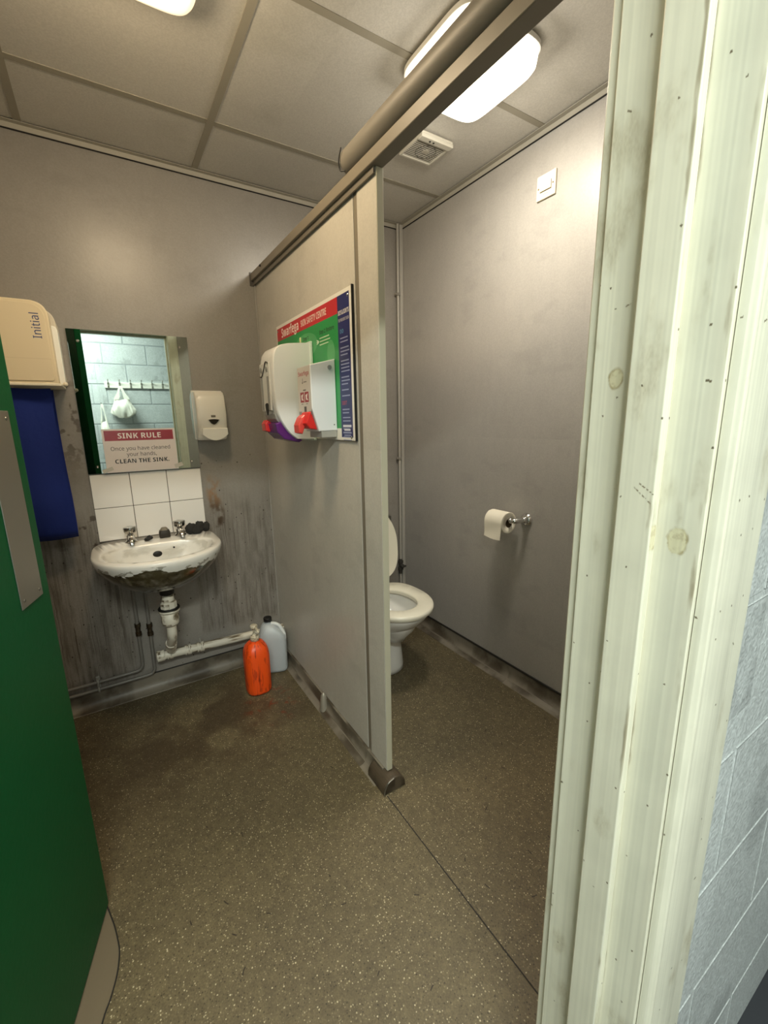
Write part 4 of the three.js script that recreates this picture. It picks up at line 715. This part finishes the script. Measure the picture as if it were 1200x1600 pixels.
{ // isolator switch
  const t = thing('isolator_switch', 'cream square isolator switch high on the cubicle wall', 'switch', [WR, 2.165, 0.998]);
  const cm = mat(0xe8dcc4, 0.3);
  part('plate', bx(-0.009, -0.0006, -0.043, 0.043, -0.043, 0.043, 0.003, 3), cm, t);
  part('switch_recess', bx(-0.0095, -0.008, -0.019, 0.013, -0.0265, 0.0265, 0.0005, 1), mat(0x3a3226, 0.6), t);
  part('rocker', bx(-0.0135, -0.009, -0.0165, 0.0125, -0.0255, 0.0255, 0.002, 2), cm, t);
  for (const z of [-0.033, 0.033]) part('screw', cyl([-0.0085, -0.002, z], [-0.0102, -0.002, z], 0.0032, 0.0032, 12), mat(0x6b5a40, 0.5), t);
  part('marking', bx(-0.0093, -0.0088, -0.028, -0.0265, -0.012, 0.012), mat(0x9a8a6c, 0.6), t);
}
{ // extractor fan on the ceiling
  const t = thing('extractor_fan', 'white square extractor fan with round grille on the cubicle ceiling', 'extractor fan', [0.530, CEIL, 0.660]);
  const wm = mat(0xc2beb1, 0.45);
  part('fan_base', bx(-0.078, 0.078, -0.016, -0.0045, -0.078, 0.078, 0.006, 2), wm, t);
  part('fan_recess', bx(-0.066, 0.066, -0.0175, -0.0155, -0.066, 0.050), mat(0x5e594d, 0.7), t);
  part('fan_opening', cyl([0.006, -0.0176, -0.010], [0.006, -0.0190, -0.010], 0.042, 0.042, 40), mat(0x14120f, 0.8), t, 'dark round fan opening');
  part('fan_rim', [bx(-0.078, 0.078, -0.028, -0.015, 0.050, 0.078, 0.003, 2), bx(-0.078, 0.078, -0.023, -0.015, -0.078, -0.066, 0.003, 2), bx(-0.078, -0.068, -0.023, -0.015, -0.070, 0.055, 0.003, 2), bx(0.068, 0.078, -0.023, -0.015, -0.070, 0.055, 0.003, 2)], wm, t);
  for (let i = 0; i < 12; i++) { const z = -0.061 + i * 0.0098; part('slat', bx(-0.070, 0.070, -0.0204, -0.0194, z - 0.0017, z + 0.0017), wm, t); }
  part('fan_ring', new THREE.TorusGeometry(0.042, 0.0016, 8, 48).rotateX(Math.PI / 2).translate(0.006, -0.0196, -0.010), mat(0x5a564b, 0.6), t);
  part('fan_hub', lathe([[0, -0.0216], [0.011, -0.0216], [0.014, -0.0206], [0.014, -0.018]], 24).translate(0.006, 0, -0.010), mat(0xa8a395, 0.5), t);
  for (let i = 0; i < 7; i++) { const a = i / 7 * Math.PI * 2; part('fan_blade', bx(-0.006, 0.006, -0.01935, -0.01905, 0.012, 0.038).rotateY(a).translate(0.006, 0, -0.010), mat(0x39362f, 0.6), t); }
  for (const x of [-0.030, -0.012]) part('fan_screw', cyl([x, -0.0275, 0.064], [x, -0.0295, 0.064], 0.004, 0.004, 12), M.black, t);
}
// ---------------------------------------------------------------- things outside, seen in the mirror
{
  const t = thing('coat_rack', 'white wooden coat hook rail reflected in the mirror', 'coat rack', [-0.692, 1.742, ZC]);
  part('rail_board', bx(0, 1.42, -0.032, 0.032, -0.020, -0.0006, 0.003, 2), mat(0xeceadf, 0.4), t);
  for (let i = 0; i < 12; i++) {
    const x = 0.046 + i * 0.1125;
    part('hook', [tube([[x, 0.034, -0.020], [x, 0.040, -0.034], [x, 0.046, -0.055], [x, 0.056, -0.060]], 0.0045, 16, 8), tube([[x, 0.010, -0.021], [x, -0.020, -0.028], [x, -0.028, -0.040], [x, -0.016, -0.050]], 0.0042, 16, 8), bx(x - 0.009, x + 0.009, -0.026, 0.030, -0.0235, -0.0195, 0.0015, 1), new THREE.SphereGeometry(0.0075, 12, 8).translate(x, 0.058, -0.060)], metal(0xa9a69d, 0.35), t);
  }
}
function carrierBag(x, y, z, s, label, group) {
  const t = thing('carrier_bag', label, 'bag', [x, y, z], group);
  const N = 64, bm = mat(0xf2f0e6, 0.4, { side: THREE.DoubleSide, transmission: 0.25, thickness: 0 });
  const R = [[0.030, 0.010, -0.33], [0.080, 0.045, -0.325], [0.104, 0.054, -0.30], [0.112, 0.056, -0.27], [0.110, 0.054, -0.235], [0.096, 0.044, -0.20], [0.080, 0.032, -0.165], [0.066, 0.022, -0.135]];
  const rings = R.map(([a, b, yy], k) => squircle(N, 0, yy, 0, a, b, 2.4).map((p, i) => { const w = 1 + 0.46 * (fbm(Math.cos(i / N * 6.283) * 4.5 + 5, Math.sin(i / N * 6.283) * 4.5 + yy * 16, 361 + Math.round(x * 100), 4) - 0.5) * 2; return [p[0] * w * s, (p[1] + 0.012 * Math.sin(i / N * 12.566 + k)) * s, p[2] * w * s]; }));
  part('bag_body', loft(rings, true, false, 0.9), bm, t);
  const hd = (sx, sz) => { const P = [], I2 = []; const n = 16; for (let i = 0; i <= n; i++) { const q = i / n, a = [sx * lerp(0.052, 0.004, Math.pow(q, 0.9)), lerp(-0.140, 0.004, q), sz * lerp(0.020, 0.006, q)], w = lerp(0.024, 0.006, q) * (1 + 0.2 * Math.sin(q * 9)); P.push((a[0] - w) * s, a[1] * s, a[2] * s, (a[0] + w) * s, (a[1] + 0.004) * s, a[2] * s); if (i < n) I2.push(i * 2, i * 2 + 1, i * 2 + 2, i * 2 + 1, i * 2 + 3, i * 2 + 2); } const g = new THREE.BufferGeometry(); g.setAttribute('position', new THREE.Float32BufferAttribute(P, 3)); g.setIndex(I2); g.computeVertexNormals(); return uvm(g); };
  for (const sz of [-1, 1]) part('bag_handle', [hd(-1, sz), hd(1, sz)], bm, t);
  return t;
}
carrierBag(-0.692 + 0.046 + 0.1125, 1.724, ZC - 0.062, 1.05, 'white carrier bag on a rail hook, reflected in the mirror');
{
  const t = carrierBag(-0.860, 1.52, ZC - 0.075, 1.35, 'white bag at the left edge of the reflection, beside the green door');
  part('wall_hook', [cyl([0, 0.01, 0.074], [0, 0.01, -0.005], 0.006, 0.006, 10), cyl([0, 0.008, -0.004], [0, 0.026, -0.010], 0.005, 0.004, 10)], M.steel, t);
}
scene.traverse(o => { if (o.isMesh) { o.castShadow = true; o.receiveShadow = true; } });
renderer.render(scene, camera);
